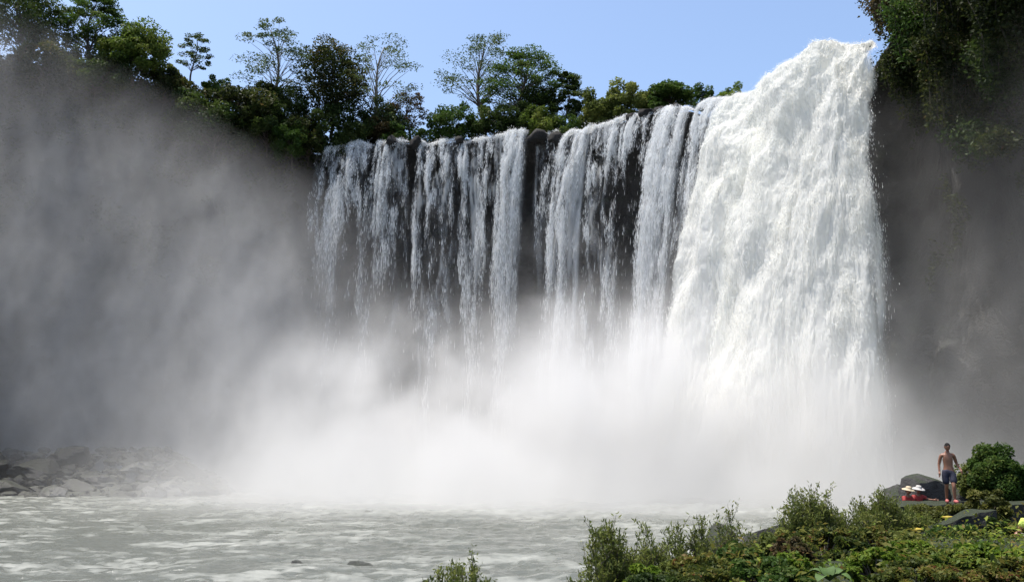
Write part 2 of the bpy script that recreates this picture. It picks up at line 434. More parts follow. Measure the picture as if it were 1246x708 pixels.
def veil(label, x0, x1, b0, b1, out, strength, seed, ndrop, fade=1., thin=.5, layers=2, zb=-.3):
    tops = [t_+np.array([0, 0, (vnoise(t_[0]*.7, 3.3, seed, 5)-.5)*1.1]) for t_ in lips(x0, x1, 9, -.5)]
    Dm = np.interp((x0+x1)/2, LIP[:, 0], LIP[:, 2])-out
    bots = [XZ(x, np.interp(x0+(x1-x0)*k, LIP[:, 0], LIP[:, 2])-out, zb) for x, k in ((b0, 0), ((b0+b1)/2, .5), (b1, 1))]
    width = np.linalg.norm(tops[-1]-tops[0])
    ncol, nrow = max(24, int(width/.11)), 230
    root = thing('waterfall', label, 'waterfall', tops[3], 'white falls pouring over the cliff lip')
    off = np.asarray(root.location)
    AV, AF, AA, n0 = [], [], [], 0
    for L in range(layers):
        W_, N, sm, dm, tt, s = fall_surface(tops, bots, ncol, nrow, .25*width**.5)
        wob = (fbm(sm/2.2, dm/9., L, 3, seed+L)-.5)*1.6*sstep(0, .6, tt)
        fl_ = np.sqrt(np.maximum(dm, 0)+.3)
        stre = fbm((sm+wob)/.62, fl_/2.6+L*9, .5, 4, seed+10+L, .62)
        mid = fbm((sm+wob)/1.9, fl_/3.4+L*5, 1.5, 3, seed+20+L)
        clot = fbm((sm+wob)/.8, fl_*1.5, 2.5, 3, seed+30+L, .6)
        lace = fbm((sm+wob)/.28, fl_*3.2, 6.5, 3, seed+70+L, .6)
        patch = fbm(sm/2.6+3, dm/11.+L*3, 5.5, 3, seed+60)-.5
        thr = -.004 - .42*patch*sstep(.05, .3, tt) + .07*sstep(.35, 1, tt) + .635-.225*strength+.05*sstep(.15, 1, tt)*thin - .13*sstep(.14, .0, tt)
        al = sstep(thr-.09, thr+.15, stre*.5+mid*.4+lace*.1+(lace-.5)*.30*sstep(.02, .2, tt)+(clot-.5)*.30*sstep(.1, .4, tt))
        e = .5*(fbm(sm/.4, fl_/2., 3.3, 3, seed+40)-.2)*.34
        al = al*sstep(e*.25, .10+e, s)*sstep(e*.25, .10+e, 1-s)*(.45+.45*strength)*(1-(1-.75*fade)*sstep(.3, .85, tt))
        dsp = (stre-.5)*1.4+(mid-.5)*1.8+(clot-.5)*.9*sstep(0, .3, tt)
        W2 = W_+N*(dsp*(.25+.75*sstep(0, .4, tt))-L*.7*sstep(0, .3, tt))[..., None]
        keep = (al[:-1, :-1]+al[1:, 1:]+al[1:, :-1]+al[:-1, 1:]) > .03
        AV.append(W2.reshape(-1, 3)); AF.append(grid_faces(nrow, ncol, keep)+n0); AA.append(al.ravel()); n0 += nrow*ncol
        if L == 0: keepW = (W2, N, tt, al)
    mesh('water_sheet', np.concatenate(AV)-off, np.concatenate(AF), M['veil'], root, True, {'alpha': np.concatenate(AA)})
    W2, N, tt, al = keepW
    v, f = drops(W2, N, tt, int(ndrop*1.5), rng, (al**1.3+.0015)*(.3+sstep(0, .3, tt))*(1-(1-fade)*sstep(.35, .9, tt)), .7, (.010, .036), (.2, 1.2), .2)
    mesh('spray', v-off, f, M['drops'], root)
    return root

#     label                                                            x0   x1    b0   b1  out  str  seed  n    fade
for a in [
 ('thin lacy water veil at the far left end of the lip',               383, 458,  346, 442, 4.0, .30, 300, 4200, .5),
 ('narrow white stream just right of the thin lacy veil',              456, 500,  424, 490, 3.5, .47, 310, 3600, .55),
 ('slim white stream right of the first dark rock gap',                509, 556,  486, 548, 4.2, .54, 320, 4600, .8),
 ('mid stream with dark rock showing through, left of the broad white fan', 550, 590, 536, 588, 3.6, .38, 330, 3600, .7),
 ('broad bright fan of water left of the widest dark gap in the lip',  582, 646,  562, 630, 4.4, .62, 340, 8500, .7),
 ('faint trickle over the bare black rock of the widest gap in the lip', 650, 682,  644, 672, 2.0, .06, 350, 700, .3),
 ('strong white column right of the widest dark gap',                  684, 726,  650, 696, 5.0, .72, 360, 6000, 1.),
 ('white stream between the strong column and the shadowed rock',      722, 762,  702, 748, 5.0, .62, 370, 5000, 1.),
 ('patchy dark-streaked curtain below the jagged black lip',           756, 806,  738, 784, 4.0, .36, 380, 4000, .75),
 ('dense tall stream left of the thick torrent',                       802, 848,  760, 806, 6.0, .78, 390, 7500, 1.),
 ('ragged curtain beside the creamy lobe of the thick torrent',        848, 902,  804, 836, 6.0, .66, 395, 7000, 1.),
]: veil(*a)

# dark rocks that break the lip
def rock_mesh(c, r, seed, flat=.7, rough=.35, nu=22, nv=14):
    mb = MB()
    def fn(v):
        q = (fbm(v[:, 0]*1.3+seed, v[:, 1]*1.3, v[:, 2]*1.3+seed*.7, 4, seed)-.5)
        w = v*(1+q*rough*3.2)[:, None]
        for k in range(7):                                     # chip flat faces off
            dd = nrm(np.array([vnoise(seed+k*3.1, 0.3, k, 5)-.5, vnoise(seed+k*1.7, 7.3, k, 6)-.5, vnoise(seed+k*2.3, 3.3, k, 8)-.35]))
            ex = w@dd-.62-.2*vnoise(seed, k, 0, 9); w = w-np.maximum(ex, 0)[:, None]*dd
        return w
    mb.ball(c, np.asarray(r)*np.array([1, 1, flat]), nu, nv, fn)
    return mb
rg = np.random.default_rng(3)
def rock(name, label, loc, r, seed, mat='boulder', group=None, flat=.7):
    mb = rock_mesh((0, 0, 0), r, seed, flat)
    o = mb.build(name, M[mat], None, mat == 'black'); o.location = tuple(map(float, loc))
    o.rotation_euler = (0, 0, float(rg.random()*6))
    return tag(o, label, 'rock', group)
for px, dy, r, lab in [(478, -1, 1.1, 'black rock jutting from the lip between two left streams'), (507, 2, 1.3, 'black rock standing in the first dark gap of the lip'),
    (560, -1, .9, 'small black rock on the lip above the mid stream'), (655, 3, 1.7, 'black rock at the left of the widest dry gap in the lip'), (676, 4, 1.5, 'black rock at the right of the widest dry gap in the lip'),
    (768, 0, 1.3, 'black rock breaking the lip above the shadowed curtain'), (786, -4, 1.2, 'jagged black rock cresting the lip'), (803, -5, 1.0, 'pointed black rock at the highest part of the jagged lip'), (822, -4, .9, 'last black rock on the lip before the ragged curtain')]:
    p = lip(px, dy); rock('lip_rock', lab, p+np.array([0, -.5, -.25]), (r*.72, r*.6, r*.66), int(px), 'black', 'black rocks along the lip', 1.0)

# ------------------------------------------------------------------ foliage
def leaves(c, size, rng, up=.5, aspect=.5, fold=.12):
    n_ = len(c)
    N = nrm(rng.normal(size=(n_, 3))+np.array([0, 0, up*2]))
    d = nrm(np.cross(N, rng.normal(size=(n_, 3)))); w = np.cross(N, d)
    s = size*(.55+.9*rng.random((n_, 1)))
    v = np.stack([c-d*s*.5, c+w*s*aspect*.5+N*s*fold, c+d*s*.5, c-w*s*aspect*.5+N*s*fold], 1)
    return v.reshape(-1, 3)
def leaf_obj(name, v, tint, mat, parent=None):
    return mesh(name, v, np.arange(len(v)).reshape(-1, 4), mat, parent, False, {'tint': np.repeat(tint, 4)})
def clump_pts(cen, rad, n_, rng, shell=.45):
    q = nrm(rng.normal(size=(n_, 3)))*(shell+(1-shell)*rng.random((n_, 1)))**(1/2.)
    return cen+q*rad

def build_tree(name, label, cat, px, base, D, top, width, kind, leaf, seed, group=None, lean=0., bark='bark', nclump=None, nleaf=None, lsize=None, sink=.8):
    rng = np.random.default_rng(seed)
    b = P(px, base, D); m = (b[1]*CT+(b[2]-CZ)*ST)/F
    H, Wd = (base-top)*m/CT*1.0, width*m
    root = thing(name, label, cat, b, group)
    tr = MB(); pts, tints = [], []
    bend = lambda q: np.array([lean*Wd*q**1.3+.05*Wd*math.sin(q*5+seed), .05*Wd*math.cos(q*4+seed), q*H])
    if kind == 'airy':
        nc_ = int((nclump or 30)*1.5); nl = nleaf or 105; ls = lsize or .27; th = .93
        for k in range(nc_):
            q = .33+.67*(k+rng.random()*.8)/nc_
            prof = .5*Wd*(1.05-.75*((q-.33)/.67)**1.6)*(.35+.65*min(1, (q-.30)/.22))
            a = k*2.4+rng.random()*1.2; r = prof*(.3+.7*rng.random()**.6)
            axis = bend(min(q, .95)); cen = np.array([axis[0]+r*math.cos(a), axis[1]+r*math.sin(a)*.9, min(q, 1)*H])
            rad = np.array([.12*Wd, .12*Wd, .030*H])*(.5+.8*rng.random())
            p_ = clump_pts(cen, rad, nl, rng, .1); pts.append(p_); tints.append(np.clip(.3+.5*rng.random()+rng.normal(size=nl)*.15, 0, 1))
            q0 = max(.22, q-.20-.15*rng.random()); s0 = bend(q0)
            mid = s0*.45+cen*.55+np.array([0, 0, .03*H]); rr = .012*Wd*(1-q0*.6)
            tr.tube([s0, s0*.75+mid*.25+np.array([0, 0, .01*H]), mid, cen-np.array([0, 0, .01*H])], [rr*.55, rr*.45, rr*.3, rr*.12], 5, False)
    elif kind in ('dense', 'bush', 'spread'):
        nc_ = nclump or {'dense': 46, 'bush': 26, 'spread': 40}[kind]; nl = nleaf or {'dense': 300, 'bush': 240, 'spread': 210}[kind]; ls = lsize or .33
        lo = {'dense': .03, 'bush': .02, 'spread': .27}[kind]; th = .8
        for k in range(nc_):
            a = k*2.4+rng.random(); q = (k+.5)/nc_; ph = math.acos(1-1.75*q if kind != 'spread' else 1-1.35*q)
            rr = (.45+.58*rng.random()**.6)
            cz_ = H*(lo+(1-lo)*(.48+.47*math.cos(ph)*rr)); r = .40*Wd*math.sin(ph)*rr*(1.0 if kind != 'bush' else 1.05)
            axis = bend(min(.9, cz_/H)); cen = np.array([axis[0]+r*math.cos(a), axis[1]+r*math.sin(a)*.85, cz_])
            g_ = (.75+.6*rng.random())
            if kind == 'bush': cen[2] *= .72+.5*rng.random(); g_ *= .8
            rad = {'dense': np.array([.15*Wd, .15*Wd, .11*H]), 'bush': np.array([.16*Wd, .16*Wd, .17*H]), 'spread': np.array([.17*Wd, .17*Wd, .06*H])}[kind]*g_
            p_ = clump_pts(cen, rad, nl, rng, .25)
            pts.append(p_); tints.append(np.clip(.15+.6*rng.random()+rng.normal(size=nl)*.15, 0, 1))
            q0 = max(.05, min(.75, cz_/H-.25)); s0 = bend(q0); mid = s0*.5+cen*.5+np.array([0, 0, .04*H]); r0 = .011*Wd
            tr.tube([s0, mid, cen], [r0*.6, r0*.4, r0*.15], 5, False)
    qs = np.linspace(0, th, 9)
    path = [bend(q) for q in qs]; path[0] = path[0]-np.array([0, 0, sink])
    tk = .012*Wd+.012*H*.5
    if kind == 'bush': tk *= .5
    tr.tube(path, tk*(1.25-1.05*qs/th*.95), 7)
    tr.build('trunk', M[bark], root)
    p_ = np.concatenate(pts)
    leaf_obj('crown', leaves(p_, ls, rng, .5 if kind != 'airy' else .8), np.concatenate(tints), M[leaf], root)
    return root

LT = 'trees on the cliff top'
T = [
 ('tree', 'dark heavy tree cut by the top left corner', 'tree', 22, 78, 95, -30, 125, 'dense', 'leaf_dark', 1),
 ('tree', 'tall layered tree with sky gaps beside the dark corner tree', 'tree', 108, 88, 97, -18, 96, 'airy', 'leaf_mid', 2),
 ('tree', 'round full tree with sunlit yellow green top on the left ridge', 'tree', 163, 98, 96, 24, 86, 'dense', 'leaf_bright', 3),
 ('tree', 'slender lone young tree standing on the bare ridge', 'tree', 234, 100, 100, 40, 52, 'airy', 'leaf_grey', 4),
 ('tree', 'feathery pale trunked tree left of the dark vine covered tree', 'tree', 332, 140, 103, 25, 118, 'airy', 'leaf_grey', 5),
 ('tree', 'dark vine covered tree with brownish top in the middle of the left ridge', 'tree', 403, 160, 104, 43, 92, 'dense', 'leaf_vine', 6),
 ('tree', 'open thinly leaved tree leaning right of the vine covered tree', 'tree', 448, 172, 105, 43, 118, 'airy', 'leaf_grey', 7),
 ('tree', 'small reddish thin tree above the second stream', 'tree', 497, 174, 106, 112, 66, 'airy', 'leaf_rust', 8),
 ('tree', 'tallest open crowned tree above the broad fan of water', 'tree', 588, 160, 107, 34, 118, 'airy', 'leaf_grey', 9),
 ('tree', 'green flat topped spreading tree beside the tallest open tree', 'tree', 636, 158, 104, 58, 126, 'airy', 'leaf_mid', 10),
 ('tree', 'small dark tree right of the flat topped tree', 'tree', 690, 158, 103, 88, 60, 'airy', 'leaf_dark', 11),
 ('tree', 'small leafy tree half way along the right hand lip shrubs', 'tree', 812, 144, 99, 102, 62, 'spread', 'leaf_mid', 12),
]
extra = {5: dict(bark='pale_bark', lean=-.05), 7: dict(bark='pale_bark', lean=.2, nclump=30, nleaf=70), 8: dict(nleaf=60), 9: dict(nclump=36, nleaf=85, lean=-.04), 4: dict(nclump=22, nleaf=80, lsize=.24), 10: dict(nclump=48, nleaf=190), 2: dict(nclump=46, nleaf=190), 11: dict(nclump=34, nleaf=170)}
for a in T: build_tree(*a, group=LT, **extra.get(a[-1], {}))
LB = 'bushes along the cliff top'
B = [
 ('bush', 'broad dusky bush on the slope left of the feathery tree', 285, 160, 100, 98, 110, 'leaf_vine', 31),
 ('bush', 'dark bush under the broad slope bush', 255, 175, 98, 118, 110, 'leaf_dark', 32),
 ('bush', 'lone green bush on the dark cliff left of the lacy veil', 353, 190, 99.5, 146, 50, 'leaf_mid', 33),
 ('bush', 'large dark bush hanging over the left end of the lip', 395, 185, 102.5, 128, 80, 'leaf_dark', 34),
 ('bush', 'dark bush beneath the vine covered tree', 345, 150, 102.5, 108, 70, 'leaf_dark', 35),
 ('bush', 'brownish bush behind the narrow stream', 460, 176, 104, 142, 60, 'leaf_rust', 36),
 ('bush', 'low green bush in the sky gap of the lip trees', 520, 177, 104, 150, 46, 'leaf_mid', 37),
 ('bush', 'dense dark green bush over the mid stream', 550, 172, 103, 126, 64, 'leaf_mid', 38),
 ('bush', 'dense dark green bush below the tallest open tree', 600, 168, 103, 126, 70, 'leaf_dark', 39),
 ('bush', 'pale feathery round bush above the widest dry gap', 661, 168, 100.5, 127, 54, 'leaf_bright', 40),
 ('bush', 'low olive bush right of the pale round bush', 690, 168, 100, 140, 44, 'leaf_mid', 41),
 ('bush', 'dark bush under the small dark tree', 706, 160, 102, 122, 48, 'leaf_dark', 42),
 ('bush', 'feathery olive bush over the strong white column', 730, 156, 100, 114, 56, 'leaf_willow', 43),
 ('bush', 'feathery olive bush at the top of the shrub row', 766, 148, 99, 104, 66, 'leaf_willow', 44),
 ('bush', 'low green bush between the shrub row and the little leafy tree', 798, 145, 98, 116, 44, 'leaf_mid', 45),
 ('bush', 'small bright bush near the torrent, left of a pair', 858, 132, 97, 104, 40, 'leaf_mid', 46),
 ('bush', 'small bright bush nearest the torrent', 888, 130, 96, 104, 42, 'leaf_fresh', 47),
 ('bush', 'dark bush between the corner tree and the layered tree', 78, 100, 95, 46, 60, 'leaf_dark', 56),
 ('bush', 'dark leafy bush below the layered tree', 128, 104, 97, 60, 56, 'leaf_mid', 57),
 ('bush', 'olive bush on the ridge right of the round full tree', 206, 112, 99, 76, 44, 'leaf_willow', 58),
 ('bush', 'low bush between the lone young tree and the broad slope bush', 262, 116, 101, 92, 40, 'leaf_mid', 59),
 ('bush', 'dark bush under the feathery pale trunked tree', 318, 140, 102.5, 98, 54, 'leaf_vine', 60),
 ('bush', 'thin grey green bush under the open leaning tree', 470, 170, 105, 120, 62, 'leaf_grey', 89),
 ('bush', 'dark bush under the flat topped spreading tree', 655, 160, 103.5, 108, 60, 'leaf_dark', 90),
 ('bush', 'dark tangled bush filling the corner where the left cliff meets the lip', 372, 186, 101.8, 138, 66, 'leaf_vine', 51),
 ('bush', 'dark bush on the rim between the slope bush and the veil corner', 322, 176, 100.5, 122, 70, 'leaf_dark', 52),
 ('bush', 'low dark bush right behind the lacy veil', 432, 176, 103, 140, 56, 'leaf_dark', 53),
 ('bush', 'low olive bush right behind the first lip gap', 482, 176, 103, 150, 44, 'leaf_mid', 54),
 ('bush', 'dark bush between the pale round bush and the broad fan', 630, 166, 102, 128, 56, 'leaf_dark', 55),
 ('bush', 'dark bush at the foot of the round full tree', 120, 110, 95, 70, 90, 'leaf_dark', 48),
 ('bush', 'dark bush on the ridge below the lone young tree', 200, 120, 98, 84, 70, 'leaf_vine', 49),
 ('bush', 'dark bush below the corner tree', 50, 100, 93, 58, 90, 'leaf_vine', 50),
]
for nm, lab, px, base, D, top, w, leaf, seed in B:
    k = dict(nleaf=170, nclump=22) if w < 50 else dict(nleaf=240, nclump=32)
    build_tree(nm, lab, 'bush', px, base+8, D, top, w, 'bush', leaf, seed, LB, lsize=(.26 if leaf != 'leaf_willow' else .32)*(1+max(0, w-50)/110), **k)

# creepers and undergrowth on the cliff
def on_cliff(cols, rows, n_, rng, off=.4):
    i = rng.integers(rows[0], rows[1], n_); j = rng.integers(cols[0], cols[1], n_)
    return CF[i, j] + CN[i, j]*(rng.random((n_, 1))*off) + rng.normal(size=(n_, 3))*.25
colpx = proj(CF[NROW-1])[0]
dist_ok = CF[NROW-1][:, 1] > 5
colR = [j for j in range(NCOL) if cx[j] > 35.6 and cy[j] > 40]
colL = [j for j in range(NCOL) if cx[j] < -22 and cy[j] > 55]
rg2 = np.random.default_rng(11)
# left wall: undergrowth over the rim and patches further down
n_ = 26000
p1 = on_cliff((colL[0], colL[-1]), (int(NROW*.45), NROW), n_, rg2, .9)
dn = fbm(p1[:, 0]/5, p1[:, 1]/5, p1[:, 2]/4, 3, 91)
p1 = p1[dn > .60-.30*sstep(33, 45, p1[:, 2])]
o = leaf_obj('undergrowth', leaves(p1, .42, rg2, .3), rg2.random(len(p1))*.8, M['leaf_vine'])
tag(o, 'dark undergrowth clinging to the left cliff wall', 'undergrowth', kind='stuff')
n_ = 110000
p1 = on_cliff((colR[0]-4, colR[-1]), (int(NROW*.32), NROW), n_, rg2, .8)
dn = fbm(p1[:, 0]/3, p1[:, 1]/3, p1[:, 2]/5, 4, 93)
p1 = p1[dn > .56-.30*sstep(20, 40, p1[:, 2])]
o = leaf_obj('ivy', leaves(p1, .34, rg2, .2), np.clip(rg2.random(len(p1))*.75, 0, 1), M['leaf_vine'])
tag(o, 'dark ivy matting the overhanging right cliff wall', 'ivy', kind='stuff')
def creeper(label, px, py0, D, py1, wpx, leaf, seed, nstr=16, nper=170, ls=.30):
    rng = np.random.default_rng(seed)
    t0, t1 = P(px, py0, D), P(px, py1, D); m = (t0[1]*CT+(t0[2]-CZ)*ST)/F; w = wpx*m
    root = thing('creeper', label, 'creeper', t0, 'creepers hanging on the right cliff')
    mb = MB(); P_, Tn = [], []
    L = t0[2]-t1[2]
    for k in range(nstr):
        x0 = (rng.random()-.5)*w; y0 = (rng.random()-.3)*1.6; l = L*(.35+.65*rng.random())
        q = np.linspace(0, 1, 7)
        line = np.stack([x0+.25*np.sin(q*4+k)+q*.2, y0-1.0*np.sin(q*math.pi*.5)*.9+.2*np.cos(q*5+k), .7*np.sin(q*math.pi)*(1-q)-q*l], -1)
        mb.tube(line, .035*(1.2-q), 4, False)
        qq = rng.random(nper)**1.25
        c_ = np.stack([np.interp(qq, q, line[:, a]) for a in range(3)], -1)+rng.normal(size=(nper, 3))*np.array([.42, .42, .3])*(1.25-qq[:, None]*.8)
        P_.append(c_); Tn.append(np.clip(.15+.55*rng.random()+rng.normal(size=nper)*.15, 0, 1))
    mb.build('stems', M['bark'], root)
    leaf_obj('foliage', leaves(np.concatenate(P_), ls, rng, .3), np.concatenate(Tn), M[leaf], root)
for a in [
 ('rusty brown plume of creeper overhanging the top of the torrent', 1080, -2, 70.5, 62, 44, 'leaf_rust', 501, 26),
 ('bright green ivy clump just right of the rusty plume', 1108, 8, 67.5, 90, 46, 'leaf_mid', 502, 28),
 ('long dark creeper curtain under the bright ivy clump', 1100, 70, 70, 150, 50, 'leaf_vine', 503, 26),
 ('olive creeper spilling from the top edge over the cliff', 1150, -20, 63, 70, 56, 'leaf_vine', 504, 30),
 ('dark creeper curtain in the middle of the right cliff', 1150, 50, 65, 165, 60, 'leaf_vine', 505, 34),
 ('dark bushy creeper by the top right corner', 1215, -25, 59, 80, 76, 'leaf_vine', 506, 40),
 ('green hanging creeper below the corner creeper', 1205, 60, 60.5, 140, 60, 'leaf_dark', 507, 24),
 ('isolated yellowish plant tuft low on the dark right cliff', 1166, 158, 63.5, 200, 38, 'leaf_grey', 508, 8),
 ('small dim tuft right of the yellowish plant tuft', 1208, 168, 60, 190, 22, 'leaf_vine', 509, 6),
]: creeper(*a)

# ------------------------------------------------------------------ boulders at the foot of the left wall
wl = lambda px, D: XZ(px, D, 0)
LR = [
 (15, 79, 2.9, 'dark boulder at the left edge of the river'), (64, 76, 2.1, 'pale flat topped boulder at the waterline on the left'), (100, 80, 2.6, 'grey boulder behind the pale flat boulder'),
 (40, 84, 3.6, 'big misty boulder behind the left edge boulder'), (125, 82, 2.6, 'tall misty boulder with a pale top'), (150, 79, 2.2, 'low dark boulder right of the grey boulder'),
 (190, 76, 1.3, 'small dark boulder at the waterline before the glistening rock'), (208, 78.5, 3.0, 'glistening wet boulder with pale streaks'), (245, 79, 2.5, 'dark boulder sloping down at the right end of the boulder bank'),
 (266, 80, 1.9, 'faint last boulder fading into the spray'), (165, 84, 3.0, 'dim boulder high behind the glistening rock'), (85, 86, 3.2, 'dim boulder farthest up the bank'), (225, 84, 2.6, 'dim boulder up the bank behind the sloping boulder'), (-10, 84, 3.6, 'misty boulder cut by the left frame edge'), (180, 79, 1.5, 'little dark boulder beside the glistening rock')]
for k, (px, D, r, lab) in enumerate(LR):
    up = .2 if D < 81 else (D-80.6)*.55
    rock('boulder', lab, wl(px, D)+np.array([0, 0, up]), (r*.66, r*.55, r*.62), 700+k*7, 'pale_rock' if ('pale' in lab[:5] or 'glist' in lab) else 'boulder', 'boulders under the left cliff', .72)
mb = MB(); rgr = np.random.default_rng(41)
for k in range(520):
    x_ = rgr.random()*300-25; D = 76.5+rgr.random()**1.2*13+max(0, 210-x_)*.0; r_ = .28+.8*rgr.random()**2.2
    if x_ > 215: D = max(D, 79+ (x_-215)*.05)
    m_ = rock_mesh(wl(x_, D)+np.array([0, 0, max(0, D-79.5)*.42*(1-max(0, x_-200)/90)]), (r_, r_*.8, r_*.75), 900+k, .8, .5, 9, 6)
    mb.add(np.concatenate(m_.v), m_.f)
tag(mb.build('rubble', M['boulder'], None, False), 'dark broken rubble piled under the left cliff', 'rubble', kind='stuff')
rock('boulder', 'low dark wave washed rock in the near river', XZ(440, 29.5, -.06), (.85, .4, .3), 811, 'boulder', None, .45)
rock('boulder', 'tiny dark rock tip left of the wave washed rock', XZ(362, 29.0, .02), (.28, .22, .3), 817, 'boulder', None, .6)

# ------------------------------------------------------------------ near bank: rocks, terrace, steps
rock('boulder', 'large craggy boulder behind the man and the hats', XZ(1122, 29.0, 2.15), (.85, .7, 1.0), 901, 'crag', None, 1.0)
rock('boulder', 'lower shoulder of rock left of the craggy boulder', XZ(1098, 29.5, 1.9), (.75, .6, .75), 905, 'crag', None, .8)
rock('boulder', 'dark boulder low behind the man', XZ(1165, 29.4, 2.0), (1.0, .7, .8), 911, 'crag', None, .8)
rock('boulder', 'rounded grey boulder rising behind the twiggy shrub', XZ(884, 22.5, 1.1), (.75, .5, 1.0), 921, 'crag', None, .8)
rock('boulder', 'rounded grey boulder behind the tall willowy shrub', XZ(945, 22.5, 1.15), (.75, .5, .95), 927, 'crag', None, .8)
rock('boulder', 'small grey boulder between the two rounded boulders', XZ(917, 22.6, 1.05), (.5, .45, .75), 931, 'crag', None, .8)

def stonework(name, label, cat, prof, y0, y1, mat='stone', nx_=60, seed=0):
    """a masonry block: prof = list of (x, zbottom, ztop); rough faces"""
    prof = np.array(prof, float)
    xs = np.linspace(prof[0, 0], prof[-1, 0], nx_); zb = np.interp(xs, prof[:, 0], prof[:, 1]); zt = np.interp(xs, prof[:, 0], prof[:, 2])
    ring = []
    K = 10
    for x, a, b in zip(xs, zb, zt):
        r = [(x, y0, a+(b-a)*k/K) for k in range(K+1)]+[(x, y0+(y1-y0)*k/6, b) for k in range(1, 7)]+[(x, y1, a)]
        ring.append(r)
    V = np.array(ring); q = V.shape[1]
    V += ((np.stack([fbm(V[..., 0]*2.1, V[..., 1]*2.1, V[..., 2]*3+k*9, 3, seed+k) for k in range(3)], -1)-.5)*np.array([.05, .16, .1]))
    f = grid_faces(len(xs), q)
    faces = [tuple(r) for r in f]+[tuple(range(q)), tuple((len(xs)-1)*q+k for k in range(q))[::-1]]
    return tag(mesh(name, V.reshape(-1, 3), faces, M[mat], None, False), label, cat)
zt = P(1158, 613, 26)[2]
stonework('stone_terrace', 'low mossy stone ledge the man stands on', 'ledge', [(XZ(1086, 26, 2)[0], .6, zt-.08), (XZ(1110, 26, 2)[0], .6, zt), (XZ(1182, 26, 2)[0], .6, zt)], 25.6, 27.6, seed=3)
stonework('stone_terrace', 'higher dark stone ledge by the right frame edge', 'ledge', [(XZ(1200, 25, 2)[0], .6, P(1200, 613, 25)[2]), (XZ(1330, 25, 2)[0], .6, P(1250, 612, 25)[2])], 24.6, 26.6, seed=6)
stonework('stone_wall', 'dark block wall behind the right bush and ledge', 'wall', [(XZ(1196, 30, 2)[0], .8, 2.45), (XZ(1330, 30, 2)[0], .8, 2.5)], 29.7, 30.2, seed=9)
sp = [P(px, py, 20.5) for px, py in ((1118, 648), (1150, 636), (1188, 621), (1206, 620))]
st_ = thing('stair_parapet', 'dark sloping stair parapet with yellow painted end among the shrubs', 'parapet', sp[0])
pp = stonework('coping', None, None, [(p[0], p[2]-.75, p[2]) for p in sp], 20.3, 20.9, seed=12)
for k in ('label', 'category'):
    if k in pp: del pp[k]
pp.parent = st_; pp.location = -np.asarray(st_.location)
M['yellow'] = plain('worn_yellow_paint', (.34, .26, .03), .8, .25, 20, .2)
def slab(name, c, size, rot, mat, parent=None):
    x, y, z = np.array(size)/2; b = min(size)*.18
    ring = lambda zz_, k: [(-x+k, -y+k, zz_), (x-k, -y+k, zz_), (x-k, y-k, zz_), (-x+k, y-k, zz_)]
    v = ring(-z, b)+ring(-z+b, 0)+ring(z-b, 0)+ring(z, b)
    f = [(3, 2, 1, 0), (12, 13, 14, 15)]+[(r*4+j, r*4+(j+1) % 4, r*4+4+(j+1) % 4, r*4+4+j) for r in range(3) for j in range(4)]
    o = mesh(name, v, f, M[mat], parent); o.location = tuple(map(float, c)); o.rotation_euler = rot; return o
slab('painted_edge', P(1116, 644, 20.28)-np.asarray(st_.location), (.16, .3, .05), (0, -.1, 0), 'yellow', st_)
slab('painted_edge', P(1153, 629, 22)-np.asarray(st_.location), (.15, .28, .045), (0, -.1, 0), 'yellow', st_)

# ------------------------------------------------------------------ near bank plants
rgp = np.random.default_rng(5)
def willowy(label, px, top, D, wpx, zroot, seed, nstem=26, per=60, leaf='leaf_willow', ls=.075, bare=.15, group='willowy shrubs on the near bank', spread=1.0):
    """upright many stemmed shrub with narrow leaves up the stems"""
    rng = np.random.default_rng(seed)
    t = P(px, top, D); w = wpx*D*1.0/F; b = np.array([t[0], D, zroot]); H = t[2]-zroot
    root = thing('willowy_shrub', label, 'shrub', b, group); mb = MB(); PP, TT, DD = [], [], []
    for k in range(nstem):
        a = rng.random()*6.283; r = math.sqrt(rng.random()); x1, y1 = r*math.cos(a)*w*.5*spread, r*math.sin(a)*w*.42
        hh = H*(1-.42*r*r)*(.72+.30*rng.random()); q = np.linspace(0, 1, 7)
        line = np.stack([x1*(.12+.88*q**1.15)+.03*np.sin(q*7+k), y1*(.12+.88*q**1.15)+.03*np.cos(q*6+k), hh*q], -1)
        mb.tube(line, .012*(1.15-q), 4, False)
        subs = [line]
        for s_ in range(5):
            q0 = .3+.6*rng.random(); o_ = np.array([np.interp(q0, q, line[:, c]) for c in range(3)])
            dv = np.array([rng.normal()*.5, rng.normal()*.5, 1.]); dv /= np.linalg.norm(dv); l_ = H*(.10+.16*rng.random())
            sb = np.stack([o_+dv*l_*f_ for f_ in (0, .5, 1)]); mb.tube(sb, [.007, .005, .003], 3, False); subs.append(sb)
        for sb in subs:
            n1 = per if sb is line else per//3
            qq = bare+(1-bare)*rng.random(n1)**.8 if sb is line else rng.random(n1)
            qn = np.linspace(0, 1, len(sb))
            PP.append(np.stack([np.interp(qq, qn, sb[:, c]) for c in range(3)], -1)+rng.normal(size=(n1, 3))*.028); TT.append(np.clip(.25+.5*rng.random()+rng.normal(size=n1)*.18, 0, 1))
    mb.build('stems', M['twig'], root)
    c_ = np.concatenate(PP); n1 = len(c_)
    d_ = nrm(rng.normal(size=(n1, 3))*.65+np.array([0, 0, .75])); wv = nrm(np.cross(d_, rng.normal(size=(n1, 3)))); s_ = ls*(.6+.8*rng.random((n1, 1)))
    v = np.stack([c_, c_+d_*s_*.5+wv*s_*.15, c_+d_*s_, c_+d_*s_*.5-wv*s_*.15], 1).reshape(-1, 3)
    leaf_obj('foliage', v, np.concatenate(TT), M[leaf], root)
